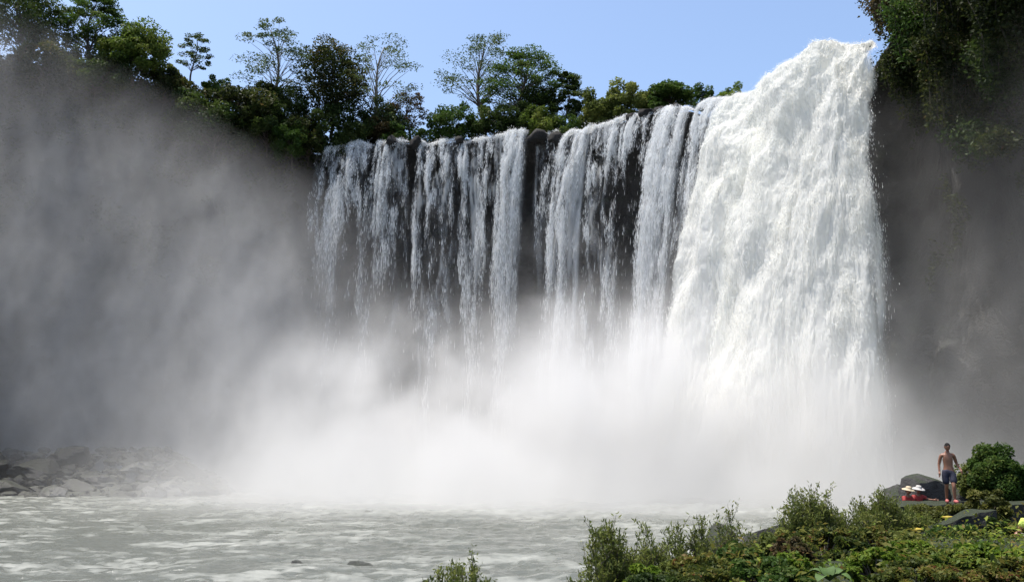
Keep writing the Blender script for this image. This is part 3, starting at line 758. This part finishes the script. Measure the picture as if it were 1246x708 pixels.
for a in [
 ('lone willowy shrub standing in front of the river at the bottom edge', 562, 664, 14, 84, .75, 41, 26, 60),
 ('low willowy sprig left of the lone shrub', 524, 696, 14, 40, .9, 42, 7, 40),
 ('rounded willowy shrub at the left end of the bank', 738, 636, 14.6, 90, .5, 43, 44, 84),
 ('upright willowy shrub second from the left end of the bank', 790, 636, 15.0, 88, .6, 44, 38, 76),
 ('loose willowy shrub before the twiggy one', 838, 622, 15.8, 84, .8, 45, 26, 54),
 ('sparse twiggy shrub with bare stems before the rounded boulder', 890, 609, 16.6, 92, .9, 46, 26, 30),
 ('small willowy shrub low between the twiggy shrub and the tall full one', 936, 640, 16.8, 60, 1.0, 51, 24, 60),
 ('tall full willowy shrub in the middle of the bank', 984, 589, 18.0, 82, 1.2, 47, 54, 92),
 ('lower grey willowy shrub right of the tall full one', 1030, 606, 18.6, 76, 1.2, 48, 34, 66),
 ('pointed willowy shrub beside the stone ledge', 1068, 591, 19.6, 64, 1.4, 49, 38, 74),
 ('low willowy shrub under the stone ledge', 1106, 612, 21.0, 70, 1.4, 50, 32, 66),
]: willowy(*a, **({'bare': .55} if 'twiggy' in a[0] else {}))

def leafy(name, label, cat, px, top, D, wpx, hpx, leaf, seed, ls, n_, group=None, nclump=24):
    rng = np.random.default_rng(seed)
    top -= 5; hpx += 5; t = P(px, top, D); m = D*1.02/F; w, H = wpx*m, hpx*m; b = t-np.array([0, 0, H])
    root = thing(name, label, cat, b, group); mb = MB(); PP, TT = [], []
    for k in range(nclump):
        a = k*2.4+rng.random(); q = (k+.5)/nclump; ph = math.acos(1-1.55*q); rr = .62+.52*rng.random()
        c_ = np.array([.42*w*math.sin(ph)*math.cos(a)*rr, .36*w*math.sin(ph)*math.sin(a)*rr, H*(.42+.46*math.cos(ph)*rr)])
        rad = np.array([.125*w, .125*w, .12*H])*(.6+.6*rng.random())*(1.5 if D > 26 else 1.)
        PP.append(clump_pts(c_, rad, n_//nclump, rng, .2)); TT.append(np.clip(.15+.6*rng.random()+rng.normal(size=n_//nclump)*.2, 0, 1))
        mb.tube([np.array([.02*w*math.cos(a), .02*w*math.sin(a), -.1]), c_*np.array([.5, .5, .6]), c_], [.022, .014, .006], 4, False)
    mb.build('stems', M['twig'], root)
    leaf_obj('foliage', leaves(np.concatenate(PP), ls, rng, .6), np.concatenate(TT), M[leaf], root)
NB = 'leafy shrubs on the near bank'
for a in [
 ('shrub', 'dense dark rounded shrub right of the man', 'shrub', 1212, 547, 27.5, 70, 66, 'leaf_mid', 61, .11, 15000),
 ('shrub', 'dark shrub cut by the right frame edge behind the ledge', 'shrub', 1256, 562, 28, 56, 56, 'leaf_mid', 62, .11, 9000),
 ('shrub', 'olive shrub close behind the man', 'shrub', 1180, 565, 28.5, 36, 44, 'leaf_willow', 63, .10, 2600),
 ('shrub', 'yellow green shrub at the right of the man\'s feet', 'shrub', 1196, 597, 23.5, 62, 40, 'grass', 64, .10, 5000),
 ('shrub', 'reddish leaved shrub under the tall full willowy shrub', 'shrub', 1000, 640, 16.5, 96, 50, 'leaf_reddish', 65, .075, 6500),
 ('shrub', 'reddish leaved shrub below the pointed willowy shrub', 'shrub', 1065, 640, 17.5, 84, 52, 'leaf_reddish', 66, .075, 6000),
 ('shrub', 'dark green shrub at the foot of the sparse twiggy shrub', 'shrub', 905, 662, 15, 90, 50, 'leaf_mid', 67, .075, 6000),
 ('shrub', 'olive shrub filling the gap before the grey boulders', 'shrub', 945, 648, 16, 66, 50, 'leaf_willow', 68, .07, 4500),
 ('shrub', 'mixed red and green shrub below the loose willowy shrub', 'shrub', 852, 676, 13.6, 90, 46, 'leaf_reddish', 69, .07, 6000),
 ('shrub', 'fresh green shrub tucked below the rounded willowy shrub', 'shrub', 788, 692, 12.8, 60, 36, 'leaf_fresh', 70, .08, 4000),
 ('shrub', 'dark shrub beneath the stair parapet', 'shrub', 1160, 640, 19.6, 80, 44, 'leaf_mid', 71, .08, 5000),
 ('shrub', 'dark shrub right of the stair parapet', 'shrub', 1214, 628, 19.5, 50, 50, 'leaf_dark', 72, .09, 4000),
 ('shrub', 'fresh green low shrub in front of the parapet', 'shrub', 1110, 655, 15.5, 70, 44, 'leaf_fresh', 73, .085, 4500),
 ('shrub', 'bright sunlit low shrub near the bottom right corner', 'shrub', 1195, 662, 14, 110, 40, 'leaf_fresh', 74, .085, 7000),
 ('shrub', 'olive low shrub under the man\'s ledge', 'shrub', 1135, 613, 23.5, 92, 40, 'grass', 75, .085, 6000),
 ('shrub', 'reddish low shrub in the bottom right corner', 'shrub', 1225, 685, 11, 120, 50, 'leaf_reddish', 76, .065, 7000),
 ('shrub', 'reddish low shrub at the bottom edge left of the corner', 'shrub', 1110, 682, 11.5, 120, 46, 'leaf_reddish', 77, .065, 7000),
 ('shrub', 'mixed low shrub at the bottom edge under the grey boulders', 'shrub', 930, 684, 12, 130, 46, 'leaf_mid', 78, .065, 7000),
 ('shrub', 'rusty low shrub at the bottom edge below the loose willowy shrub', 'shrub', 850, 690, 11.6, 110, 40, 'leaf_reddish', 79, .065, 6000),
 ('shrub', 'olive green shrub between the upright and the loose willowy shrubs', 'shrub', 822, 676, 13.8, 60, 46, 'leaf_willow', 81, .07, 4500),
 ('shrub', 'bright green shrub at the bottom edge left of the broad leaves', 'shrub', 965, 676, 12.4, 60, 40, 'leaf_fresh', 82, .07, 3800),
 ('shrub', 'dark shrub in shade between the two reddish leaved shrubs', 'shrub', 1034, 652, 16.2, 50, 44, 'leaf_dark', 83, .075, 3600),
 ('shrub', 'fresh green shrub right of the broad leaves', 'shrub', 1062, 672, 12.8, 76, 40, 'leaf_fresh', 84, .075, 4500),
 ('shrub', 'sunlit yellow green shrub at the centre of the low right slope', 'shrub', 1150, 668, 13.2, 90, 40, 'leaf_bright', 85, .075, 6000),
 ('shrub', 'dark green shrub at the bottom edge under the fresh green mound', 'shrub', 800, 700, 11.2, 90, 30, 'leaf_dark', 86, .065, 5000),
 ('shrub', 'rust tipped shrub at the foot of the tall full willowy shrub', 'shrub', 962, 656, 15.2, 60, 46, 'leaf_rust', 87, .07, 4500),
 ('shrub', 'olive shrub just below the yellow painted end of the parapet', 'shrub', 1092, 648, 17.5, 60, 44, 'leaf_willow', 88, .075, 4500),
]: leafy(*a, group=NB)
# ground cover over the bank
n_ = 110000
gx, gy = rgp.random(n_)*42-2, 9+rgp.random(n_)**1.3*24
ok = (gx > np.interp(gy, YS, XS)+.5) & (gx < gy*.62+12) & (gy > 10.6)
ok &= ~((gx > 10.2) & (gy > 18.2) & (gy < 20.0))                 # bare path where the sitter is
gx, gy = gx[ok], gy[ok]
dn = fbm(gx/.8, gy/.8, 0, 3, 71)
qq_ = gx-np.interp(gy, YS, XS)
gz = bankh(gx, gy)+rgp.random(len(gx))**1.4*(.12+.75*sstep(.35, .7, dn)*sstep(1.2, 4.5, qq_)*sstep(21, 16, gy))
fr = (fbm(gx/1.7, gy/1.7, 3.3, 3, 75) + .35*sstep(5, 8, gx)*sstep(17, 13, gy)) > .60
gp = np.stack([gx, gy, gz], -1); gt = np.clip(dn*1.4-.2+rgp.normal(size=len(gx))*.15, 0, 1)
o = leaf_obj('ground_cover', leaves(gp[~fr], .085, rgp, .7), gt[~fr]*.9, M['leaf_reddish'])
tag(o, 'olive and reddish leafy ground cover over the near bank', 'ground cover', kind='stuff')
o = leaf_obj('ground_cover', leaves(gp[fr], .075, rgp, .8), gt[fr], M['leaf_fresh'])
tag(o, 'fresh green leafy patches of ground cover on the near bank', 'ground cover', kind='stuff')
# broad leaves
bl = thing('broad_leaf_plant', 'low plant with pale broad leaves at the bottom edge', 'plant', P(1010, 712, 11.3))
for k, (a, l_, tl) in enumerate([(2.7, .30, .16), (.3, .34, .17), (1.5, .24, .2), (3.8, .26, .10), (-.7, .28, .12)]):
    q = np.linspace(0, 1, 9); wd = .115*np.sin(q*math.pi)**.55*(1-.35*q)
    V = []
    for t_, w_ in zip(q, wd):
        for s_ in (-1, -.5, 0, .5, 1):
            x_, z_ = t_*l_, tl*math.sin(t_*2.9)*.7+.05*abs(s_)*w_/.16
            V.append((x_*math.cos(a)-s_*w_*math.sin(a), x_*math.sin(a)+s_*w_*math.cos(a), z_+.05))
    mesh('leaf', V, grid_faces(9, 5), M['broad'], bl, True)

# ------------------------------------------------------------------ people
M['skin'] = plain('tanned_skin', (.24, .11, .065), .45, .12, 12, .1)
M['shorts'] = plain('navy_shorts', (.014, .016, .035), .8, .3, 14, .3)
M['hair'] = plain('dark_hair', (.010, .008, .006), .95, .3, 40, .4)
M['red'] = plain('red_fabric', (.33, .035, .03), .7, .2, 14, .3)
M['pinkred'] = plain('coral_rubber', (.42, .11, .10), .6, .15, 14, .1)
M['white_cloth'] = plain('white_cloth', (.44, .42, .40), .8, .12, 14, .3)
M['straw'] = plain('straw', (.50, .41, .28), .8, .2, 60, .4)
M['lime'] = plain('yellow_green_shirt', (.50, .62, .12), .8, .15, 14, .3)
M['blue'] = plain('dark_blue_cloth', (.05, .07, .2), .8, .2, 14, .3)

def skin_mesh(J, edges, sub=2):
    names = list(J); me = bpy.data.meshes.new('tmp')
    me.from_pydata([J[k][0] for k in names], [(names.index(a), names.index(b)) for a, b in edges], [])
    o = bpy.data.objects.new('tmp', me); C.objects.link(o)
    md = o.modifiers.new('s', 'SKIN'); md.use_smooth_shade = True
    for i, k in enumerate(names):
        r = J[k][1]; me.skin_vertices[0].data[i].radius = (r, r) if isinstance(r, (int, float)) else r
    me.skin_vertices[0].data[0].use_root = True
    m2 = o.modifiers.new('u', 'SUBSURF'); m2.levels = m2.render_levels = sub
    dg = bpy.context.evaluated_depsgraph_get(); dg.update()
    ev = o.evaluated_get(dg).to_mesh()
    V = np.array([v.co[:] for v in ev.vertices]); Fc = [tuple(p.vertices) for p in ev.polygons]
    o.evaluated_get(dg).to_mesh_clear(); bpy.data.objects.remove(o); bpy.data.meshes.remove(me)
    return V, Fc

def rotx(a, b=0.):
    ca, sa, cb, sb = math.cos(a), math.sin(a), math.cos(b), math.sin(b)
    return np.array([[cb, -sb, 0], [sb, cb, 0], [0, 0, 1]]) @ np.array([[1, 0, 0], [0, ca, -sa], [0, sa, ca]])

def hand(mb, wrist, d, side, curl=.5):
    """palm, four fingers of unequal length and a thumb from the palm's side; d = hand direction, side = thumb side"""
    d = np.asarray(d, float)/np.linalg.norm(d); side = np.asarray(side, float); side = side-d*(side@d); side /= np.linalg.norm(side); pn = np.cross(d, side)
    w = np.asarray(wrist, float); k = w+d*.085
    mb.tube([w-d*.02, w+d*.03, k], [.026, .033, .03], 8)
    for i, (o, l_) in enumerate(((.03, .07), (.011, .08), (-.008, .074), (-.026, .058))):
        b = w+d*.08+side*o; d1 = nrm(d+pn*curl*.35); d2 = nrm(d+pn*curl*1.1); d3 = nrm(d*.7+pn*curl*1.7)
        p1 = b+d1*l_*.45; p2 = p1+d2*l_*.32; p3 = p2+d3*l_*.25
        mb.tube([b-d*.02, b, p1, p2, p3], [.0095, .0095, .0088, .008, .006], 6)
    b = w+d*.03+side*.025; t1 = nrm(d*.6+side*.7+pn*.3); t2 = nrm(d*.9+side*.25+pn*.4)
    mb.tube([b-t1*.015, b+t1*.03, b+t1*.035+t2*.028], [.013, .011, .008], 6)

def head(mb, c, pitch, yaw=0.):
    Rm = rotx(pitch, yaw)
    def fn(v):
        w = v.copy(); front = np.clip(-v[:, 1], 0, 1)
        low = np.clip(-v[:, 2], 0, 1)
        w[:, 0] *= 1-.28*low**1.5; w[:, 1] *= 1-.10*low
        nose = np.exp(-((v[:, 0]/.16)**2+((v[:, 2]+.12)/.2)**2))*front; w[:, 1] -= nose*.24
        brow = np.exp(-((v[:, 2]-.12)/.10)**2)*front; w[:, 1] -= brow*.05
        eye = np.exp(-(((np.abs(v[:, 0])-.36)/.16)**2+((v[:, 2]-.0)/.10)**2))*front; w[:, 1] += eye*.10
        chin = np.exp(-((v[:, 0]/.3)**2+((v[:, 2]+.8)/.2)**2)); w[:, 1] -= chin*.16
        return w
    mb.ball(c, (.078, .098, .118), 32, 24, fn, Rm)
    for s in (-1, 1):
        mb.ball(np.asarray(c)+Rm@np.array([s*.079, .012, -.005]), (.012, .022, .032), 8, 6, None, Rm)
    return Rm

def figure(label, loc, rz, J, edges, headc, pitch, yaw, hands, garments, hairlen=.0, hat=None, scale=1.0, hair=True):
    root = thing('person', label, 'person', loc, None, rz); root.scale = (scale,)*3
    V, Fc = skin_mesh(J, edges)
    mb = MB(); mb.add(V, Fc)
    Rm = head(mb, headc, pitch, yaw)
    for h_ in hands: hand(mb, *h_)
    mb.build('body', M['skin'], root)
    hc = np.asarray(headc, float)
    if hair:
        hb = MB()
        def cap(v):
            w = v.copy(); cut = np.where(v[:, 1] < -.1, .38, -.35-hairlen); w[:, 2] = np.where(v[:, 2] < cut, cut+(v[:, 2]-cut)*.08, v[:, 2]); return w
        hb.ball(hc+Rm@np.array([0, .012, .012]), (.083, .101, .120), 24, 16, cap, Rm); hb.build('hair', M['hair'], root)
    for s in (-1, 1):
        e = MB(); e.ball(hc+Rm@np.array([s*.028, -.083, .0]), (.011, .007, .007), 8, 6, None, Rm); e.build('eye', M['hair'], root)
    mo = MB(); mo.tube([hc+Rm@np.array([x, -.088-.006*math.cos(x*40), -.062]) for x in (-.024, -.01, .01, .024)], [.003, .006, .006, .003], 6); mo.build('mouth', M['red'], root)
    if hat:
        hm = MB(); a = np.arange(20)*2*math.pi/20; rings = []
        for r_, z_ in ((.21, .035), (.15, .052), (.098, .062), (.092, .11), (.075, .145), (.03, .155)):
            rings.append(np.stack([r_*np.cos(a), r_*1.08*np.sin(a), z_+.012*np.sin(2*a)*(r_ > .14)], -1))
        V_ = np.concatenate(rings) @ Rm.T + hc
        n5 = 20; fs = [(i*n5+j, i*n5+(j+1) % n5, (i+1)*n5+(j+1) % n5, (i+1)*n5+j) for i in range(5) for j in range(n5)]+[tuple(5*n5+j for j in range(n5))]
        hm.add(V_, fs); ho = hm.build('hat', M[hat], root)
        md = ho.modifiers.new('thick', 'SOLIDIFY'); md.thickness = .008
    for nm, mat, JJ, EE in garments:
        V2, F2 = skin_mesh(JJ, EE); g_ = MB(); g_.add(V2, F2); g_.build(nm, M[mat], root)
    return root

J = {'pelvis': ((0, .01, .93), (.135, .105)), 'waist': ((0, .0, 1.07), (.128, .095)), 'chest': ((0, -.01, 1.27), (.165, .11)), 'upper': ((0, -.01, 1.40), (.12, .085)), 'neckb': ((0, -.02, 1.475), .066), 'neck': ((0, -.05, 1.56), .056),
     'sl': ((-.175, .0, 1.41), .066), 'el': ((-.245, .04, 1.14), .043), 'wl': ((-.262, -.03, .90), .029), 'sr': ((.175, .0, 1.41), .066), 'er': ((.255, .10, 1.16), .043), 'wr': ((.33, -.06, .965), .029),
     'hl': ((-.095, .01, .87), .098), 'kl': ((-.085, .02, .49), .060), 'cl_': ((-.08, .12, .35), .054), 'al': ((-.075, .21, .105), .037), 'tl': ((-.085, .07, .035), .036),
     'hr': ((.095, .0, .87), .098), 'kr': ((.075, -.17, .50), .060), 'cr': ((.075, -.15, .35), .054), 'ar': ((.085, -.12, .085), .037), 'tr': ((.10, -.28, .035), .036)}
E = [('pelvis', 'waist'), ('waist', 'chest'), ('chest', 'upper'), ('upper', 'neckb'), ('neckb', 'neck'), ('upper', 'sl'), ('sl', 'el'), ('el', 'wl'), ('upper', 'sr'), ('sr', 'er'), ('er', 'wr'),
     ('pelvis', 'hl'), ('hl', 'kl'), ('kl', 'cl_'), ('cl_', 'al'), ('al', 'tl'), ('pelvis', 'hr'), ('hr', 'kr'), ('kr', 'cr'), ('cr', 'ar'), ('ar', 'tr')]
sh = {'p': ((0, .01, .95), (.165, .135)), 'w': ((0, .005, 1.03), (.150, .122)), 'hl': ((-.10, .01, .85), .125), 'kl': ((-.095, -.01, .53), .105), 'hr': ((.10, -.0, .85), .125), 'kr': ((.09, -.14, .545), .105)}
se = [('p', 'w'), ('p', 'hl'), ('hl', 'kl'), ('p', 'hr'), ('hr', 'kr')]
man = figure('shirtless man in dark shorts and coral shoes walking on the stone ledge, looking down', (XZ(1158, 26.3, 2)[0], 26.3, zt+.015), R(-14), J, E, (0, -.095, 1.645), R(28), R(8),
    [((-.262, -.03, .90), (-.02, -.2, -1), (.3, -1, 0), .5), ((.33, -.06, .965), (.2, -.4, -1), (-.3, -1, 0), .5)], [('shorts', 'shorts', sh, se)], 0., None, .965)
for ax, ay, tx, ty in ((-.075, .21, -.088, .05), (.085, -.12, .104, -.30)):
    s_ = MB(); s_.tube([(ax, ay+.06, .04), (ax, ay+.01, .05), ((ax+tx)/2, (ay+ty)/2, .052), (tx, ty+.03, .042), (tx*1.02, ty-.02, .03)], [.035, .052, .054, .050, .026], 10)
    s_.build('shoe', M['pinkred'], man)

def sitter(label, loc, rz, top, mat_top, mat_leg, hat, arm_out=0., scale=1., pitch=.25):
    J2 = {'pelvis': ((0, .06, .12), (.14, .12)), 'waist': ((0, .05, .27), (.12, .095)), 'chest': ((0, .0, .45), (.15, .105)), 'upper': ((0, -.02, .57), (.11, .08)), 'neckb': ((0, -.03, .64), .06), 'neck': ((0, -.05, .70), .05),
      'sl': ((-.16, -.02, .58), .058), 'el': ((-.23, -.12, .36), .04), 'wl': ((-.12, -.33, .37), .027), 'sr': ((.16, -.02, .58), .058), 'er': ((.23+.12*arm_out, -.12, .36+.14*arm_out), .04), 'wr': ((.12+.42*arm_out, -.33+.12*arm_out, .37+.12*arm_out), .027),
      'hl': ((-.10, .0, .12), .095), 'kl': ((-.14, -.40, .34), .058), 'cl_': ((-.14, -.44, .22), .05), 'al': ((-.13, -.46, .06), .036), 'tl': ((-.14, -.60, .03), .034),
      'hr': ((.10, .0, .12), .095), 'kr': ((.14, -.40, .34), .058), 'cr': ((.14, -.44, .22), .05), 'ar': ((.13, -.46, .06), .036), 'tr': ((.14, -.60, .03), .034)}
    tp = {'a': ((0, .05, .24), (.145, .125)), 'b': ((0, .0, .44), (.172, .13)), 'c': ((0, -.02, .575), (.125, .095)), 'sl': ((-.165, -.02, .575), .075), 'el': ((-.215, -.09, .43), .062), 'sr': ((.165, -.02, .575), .075), 'er': ((.215+.1*arm_out, -.09, .43+.1*arm_out), .062)}
    te = [('a', 'b'), ('b', 'c'), ('c', 'sl'), ('sl', 'el'), ('c', 'sr'), ('sr', 'er')]
    lg = {'p': ((0, .06, .13), (.16, .135)), 'hl': ((-.10, -.01, .125), .11), 'kl': ((-.14, -.36, .31), .085), 'hr': ((.10, -.01, .125), .11), 'kr': ((.14, -.36, .31), .085)}
    le = [('p', 'hl'), ('hl', 'kl'), ('p', 'hr'), ('hr', 'kr')]
    wl_, wr_ = J2['wl'][0], J2['wr'][0]
    return figure(label, loc, rz, J2, E, (0, -.085, .80), pitch, 0, [(wl_, (.4, -.9, -.1), (.8, .5, .3), .5), (wr_, (-.4+1.2*arm_out, -.9+.7*arm_out, -.1), (-.8, .5, .3), .5)],
        [('shirt', mat_top, tp, te), ('shorts', mat_leg, lg, le)], .25, hat, scale)
def seat_z(px, py_top, D, hh): return P(px, py_top, D)[2]-hh
p = XZ(1104, 28.0, 2); zs = seat_z(1104, 591, 28.0, .955*.9)
s1 = sitter('person in a straw hat and red top sitting at the left of a pair', (p[0], 28.0, zs), R(25), None, 'red', 'white_cloth', 'straw', 0., .9)
p = XZ(1117, 28.3, 2); zs2 = seat_z(1117, 590, 28.3, .955*.9)
s2 = sitter('person in a white hat and red shirt, right of a pair, arm out', (p[0], 28.3, zs2), R(10), None, 'red', 'blue', 'white_cloth', .8, .9)
stonework('stone_bench', 'flat stone slab the hatted pair sits on', 'bench', [(XZ(1092, 28, 2)[0], .5, min(zs, zs2)+.02), (XZ(1132, 28, 2)[0], .5, min(zs, zs2)+.02)], 27.62, 28.75, seed=15)
p = XZ(1256, 19.2, 2); gz_ = P(1250, 668, 19.2)[2]
sitter('person in a yellow green shirt sitting half outside the right frame edge', (p[0], 19.2, gz_), R(-55), None, 'lime', 'white_cloth', None, 0., 1.)
stonework('stone_slab', 'bare earthy stone slab under the sitter at the right edge', 'slab', [(XZ(1218, 19, 2)[0], .6, gz_+.0), (XZ(1320, 19, 2)[0], .6, gz_+.02)], 18.3, 20.2, 'soil', seed=18)

# ------------------------------------------------------------------ mist
class GT(NT):
    def __init__(s, name):
        s.t = bpy.data.node_groups.new(name, 'GeometryNodeTree')
        s.t.interface.new_socket(name='Geometry', in_out='OUTPUT', socket_type='NodeSocketGeometry')
        s.out = s.n('NodeGroupOutput')
    def noise(s, detail, rough, vec, stretch, dist=0., shift=(0, 0, 0)):
        nd = s.n('ShaderNodeVectorMath', {'operation': 'MULTIPLY_ADD'}); s.set(nd, 0, vec); nd.inputs[1].default_value = stretch; nd.inputs[2].default_value = shift
        q = s.n('ShaderNodeTexNoise', None, Scale=1., Detail=detail, Roughness=rough, Distortion=dist); s.set(q, 'Vector', nd)
        return q.outputs[0]

def mist():
    """spray as a real volume: its density is worked out once on a grid over the bowl"""
    mm = NT('spray_mist')
    v = mm.n('ShaderNodeVolumePrincipled', None, Color=(.955, .955, .952, 1), Density=1.0, Anisotropy=.2)
    mm.set(mm.out, 'Volume', v.outputs[0])
    n = GT('spray_density')
    pos = n.n('GeometryNodeInputPosition').outputs[0]
    sp_ = n.n('ShaderNodeSeparateXYZ'); n.set(sp_, 0, pos); x, y, z = sp_.outputs
    mt = n.math
    def lin(v, a, b, clamp=True): return mt('MULTIPLY_ADD', v, 1/(b-a), -a/(b-a), clamp)
    def sq(v, c, w): q = mt('MULTIPLY_ADD', v, 1/w, -c/w); return mt('MULTIPLY', q, q)
    mul = lambda *a: a[0] if len(a) == 1 else mt('MULTIPLY', a[0], mul(*a[1:]))
    # slanting coordinates: the wisps rise and lean over
    cb = n.n('ShaderNodeCombineXYZ'); n.set(cb, 0, mt('MULTIPLY_ADD', z, -.34, x)); n.set(cb, 1, mt('MULTIPLY_ADD', z, .2, y)); n.set(cb, 2, z)
    pos2 = cb.outputs[0]
    n1 = n.noise(4, .55, pos2, (.055, .055, .034), .6)
    n2 = n.noise(5, .65, pos2, (.16, .16, .085), 1.2, (3, 1, 7))
    n3 = n.noise(4, .62, pos2, (.44, .44, .20), 1.5, (9, 4, 2))
    nn = mt('MULTIPLY_ADD', n3, .32, mt('MULTIPLY_ADD', n2, .42, mt('MULTIPLY', n1, .26)))
    b1 = n.noise(4, .55, pos, (.085, .085, .085), .8, (1, 5, 2))
    zw = mt('MAXIMUM', mt('SUBTRACT', z, mt('MULTIPLY_ADD', b1, 44., -22.)), -4.)      # puffs of spray burst up unevenly
    g3 = lambda amp, *q: mul(mt('EXPONENT', mt('MULTIPLY', mt('ADD', q[0], mt('ADD', q[1], q[2])), -1.)), amp)
    # billowing cloud at the foot of the torrent, a taller drifting one before the thin veils, and a low sheet over the water
    A = mul(g3(.66, sq(zw, -1., 7.8), sq(x, 6., 20.), sq(y, 72., 12.)), lin(nn, .40, .58))
    A2 = mul(g3(.17, sq(zw, 0., 14.5), sq(x, -9., 21.), sq(y, 86., 9.)), mt('POWER', lin(nn, .41, .62), 1.5), lin(x, -38., -15.))
    A3 = mul(g3(.15, sq(z, 0., 3.4), sq(x, 6., 30.), sq(y, 68., 18.)), lin(nn, .36, .58), lin(x, -32., -12.))
    A4 = mul(g3(.07, sq(zw, 5., 12.), sq(x, 21., 14.), sq(y, 67.5, 6.5)), lin(nn, .40, .60), lin(x, 37., 29.))
    plume = mt('ADD', mul(mt('ADD', A, mt('ADD', A2, A3)), lin(x, 34., 25.)), A4)
    # drifting veil along the left wall, its top falling towards the water
    ztop = mt('MULTIPLY_ADD', x, -.55, 13.5)
    B = mul(lin(mt('SUBTRACT', ztop, z), -9., 26.), lin(x, -9., -32.), lin(y, 81., 92.))
    Rr = mul(lin(z, 34., 4.), lin(x, 29., 32.), .125)
    wisp = mt('MULTIPLY_ADD', mt('POWER', lin(nn, .40, .61), 1.6), .92, .18)
    thin = mul(mt('ADD', B, Rr), wisp, .24)
    d = mt('MAXIMUM', mt('SUBTRACT', mt('ADD', plume, thin), .0012), 0.)
    lo, hi, vox = (-74, 46, -.6), (39.5, 105, 53), .6
    vc = n.n('GeometryNodeVolumeCube'); n.set(vc, 'Density', d)
    vc.inputs['Min'].default_value = lo; vc.inputs['Max'].default_value = hi
    for k, i in enumerate('XYZ'): vc.inputs['Resolution '+i].default_value = int((hi[k]-lo[k])/vox)
    sm = n.n('GeometryNodeSetMaterial', None, Geometry=vc.outputs[0], Material=mm.m)
    n.set(n.out, 0, sm.outputs[0])
    (x0, y0, z0), (x1, y1, z1) = lo, hi
    vs = [(a, b, c_) for c_ in (z0, z1) for b in (y0, y1) for a in (x0, x1)]
    o = mesh('mist', vs, [(0, 2, 3, 1), (4, 5, 7, 6), (0, 1, 5, 4), (2, 6, 7, 3), (0, 4, 6, 2), (1, 3, 7, 5)], mm.m)
    md = o.modifiers.new('spray', 'NODES'); md.node_group = n.t
    tag(o, 'white spray mist rising from the plunge pool and drifting along the cliffs', 'mist', kind='stuff')
mist()

# ------------------------------------------------------------------ render settings
cy_ = S.cycles
cy_.use_denoising = True
cy_.max_bounces = 8; cy_.diffuse_bounces = 3; cy_.glossy_bounces = 2; cy_.transmission_bounces = 4
cy_.transparent_max_bounces = 24; cy_.volume_bounces = 2
cy_.volume_step_rate = 3.0; cy_.volume_max_steps = 256
cy_.sample_clamp_indirect = 6
vs_ = S.view_settings
vs_.view_transform = 'Standard'; vs_.look = 'None'; vs_.gamma = 1; vs_.use_curve_mapping = False; vs_.exposure = 0.72
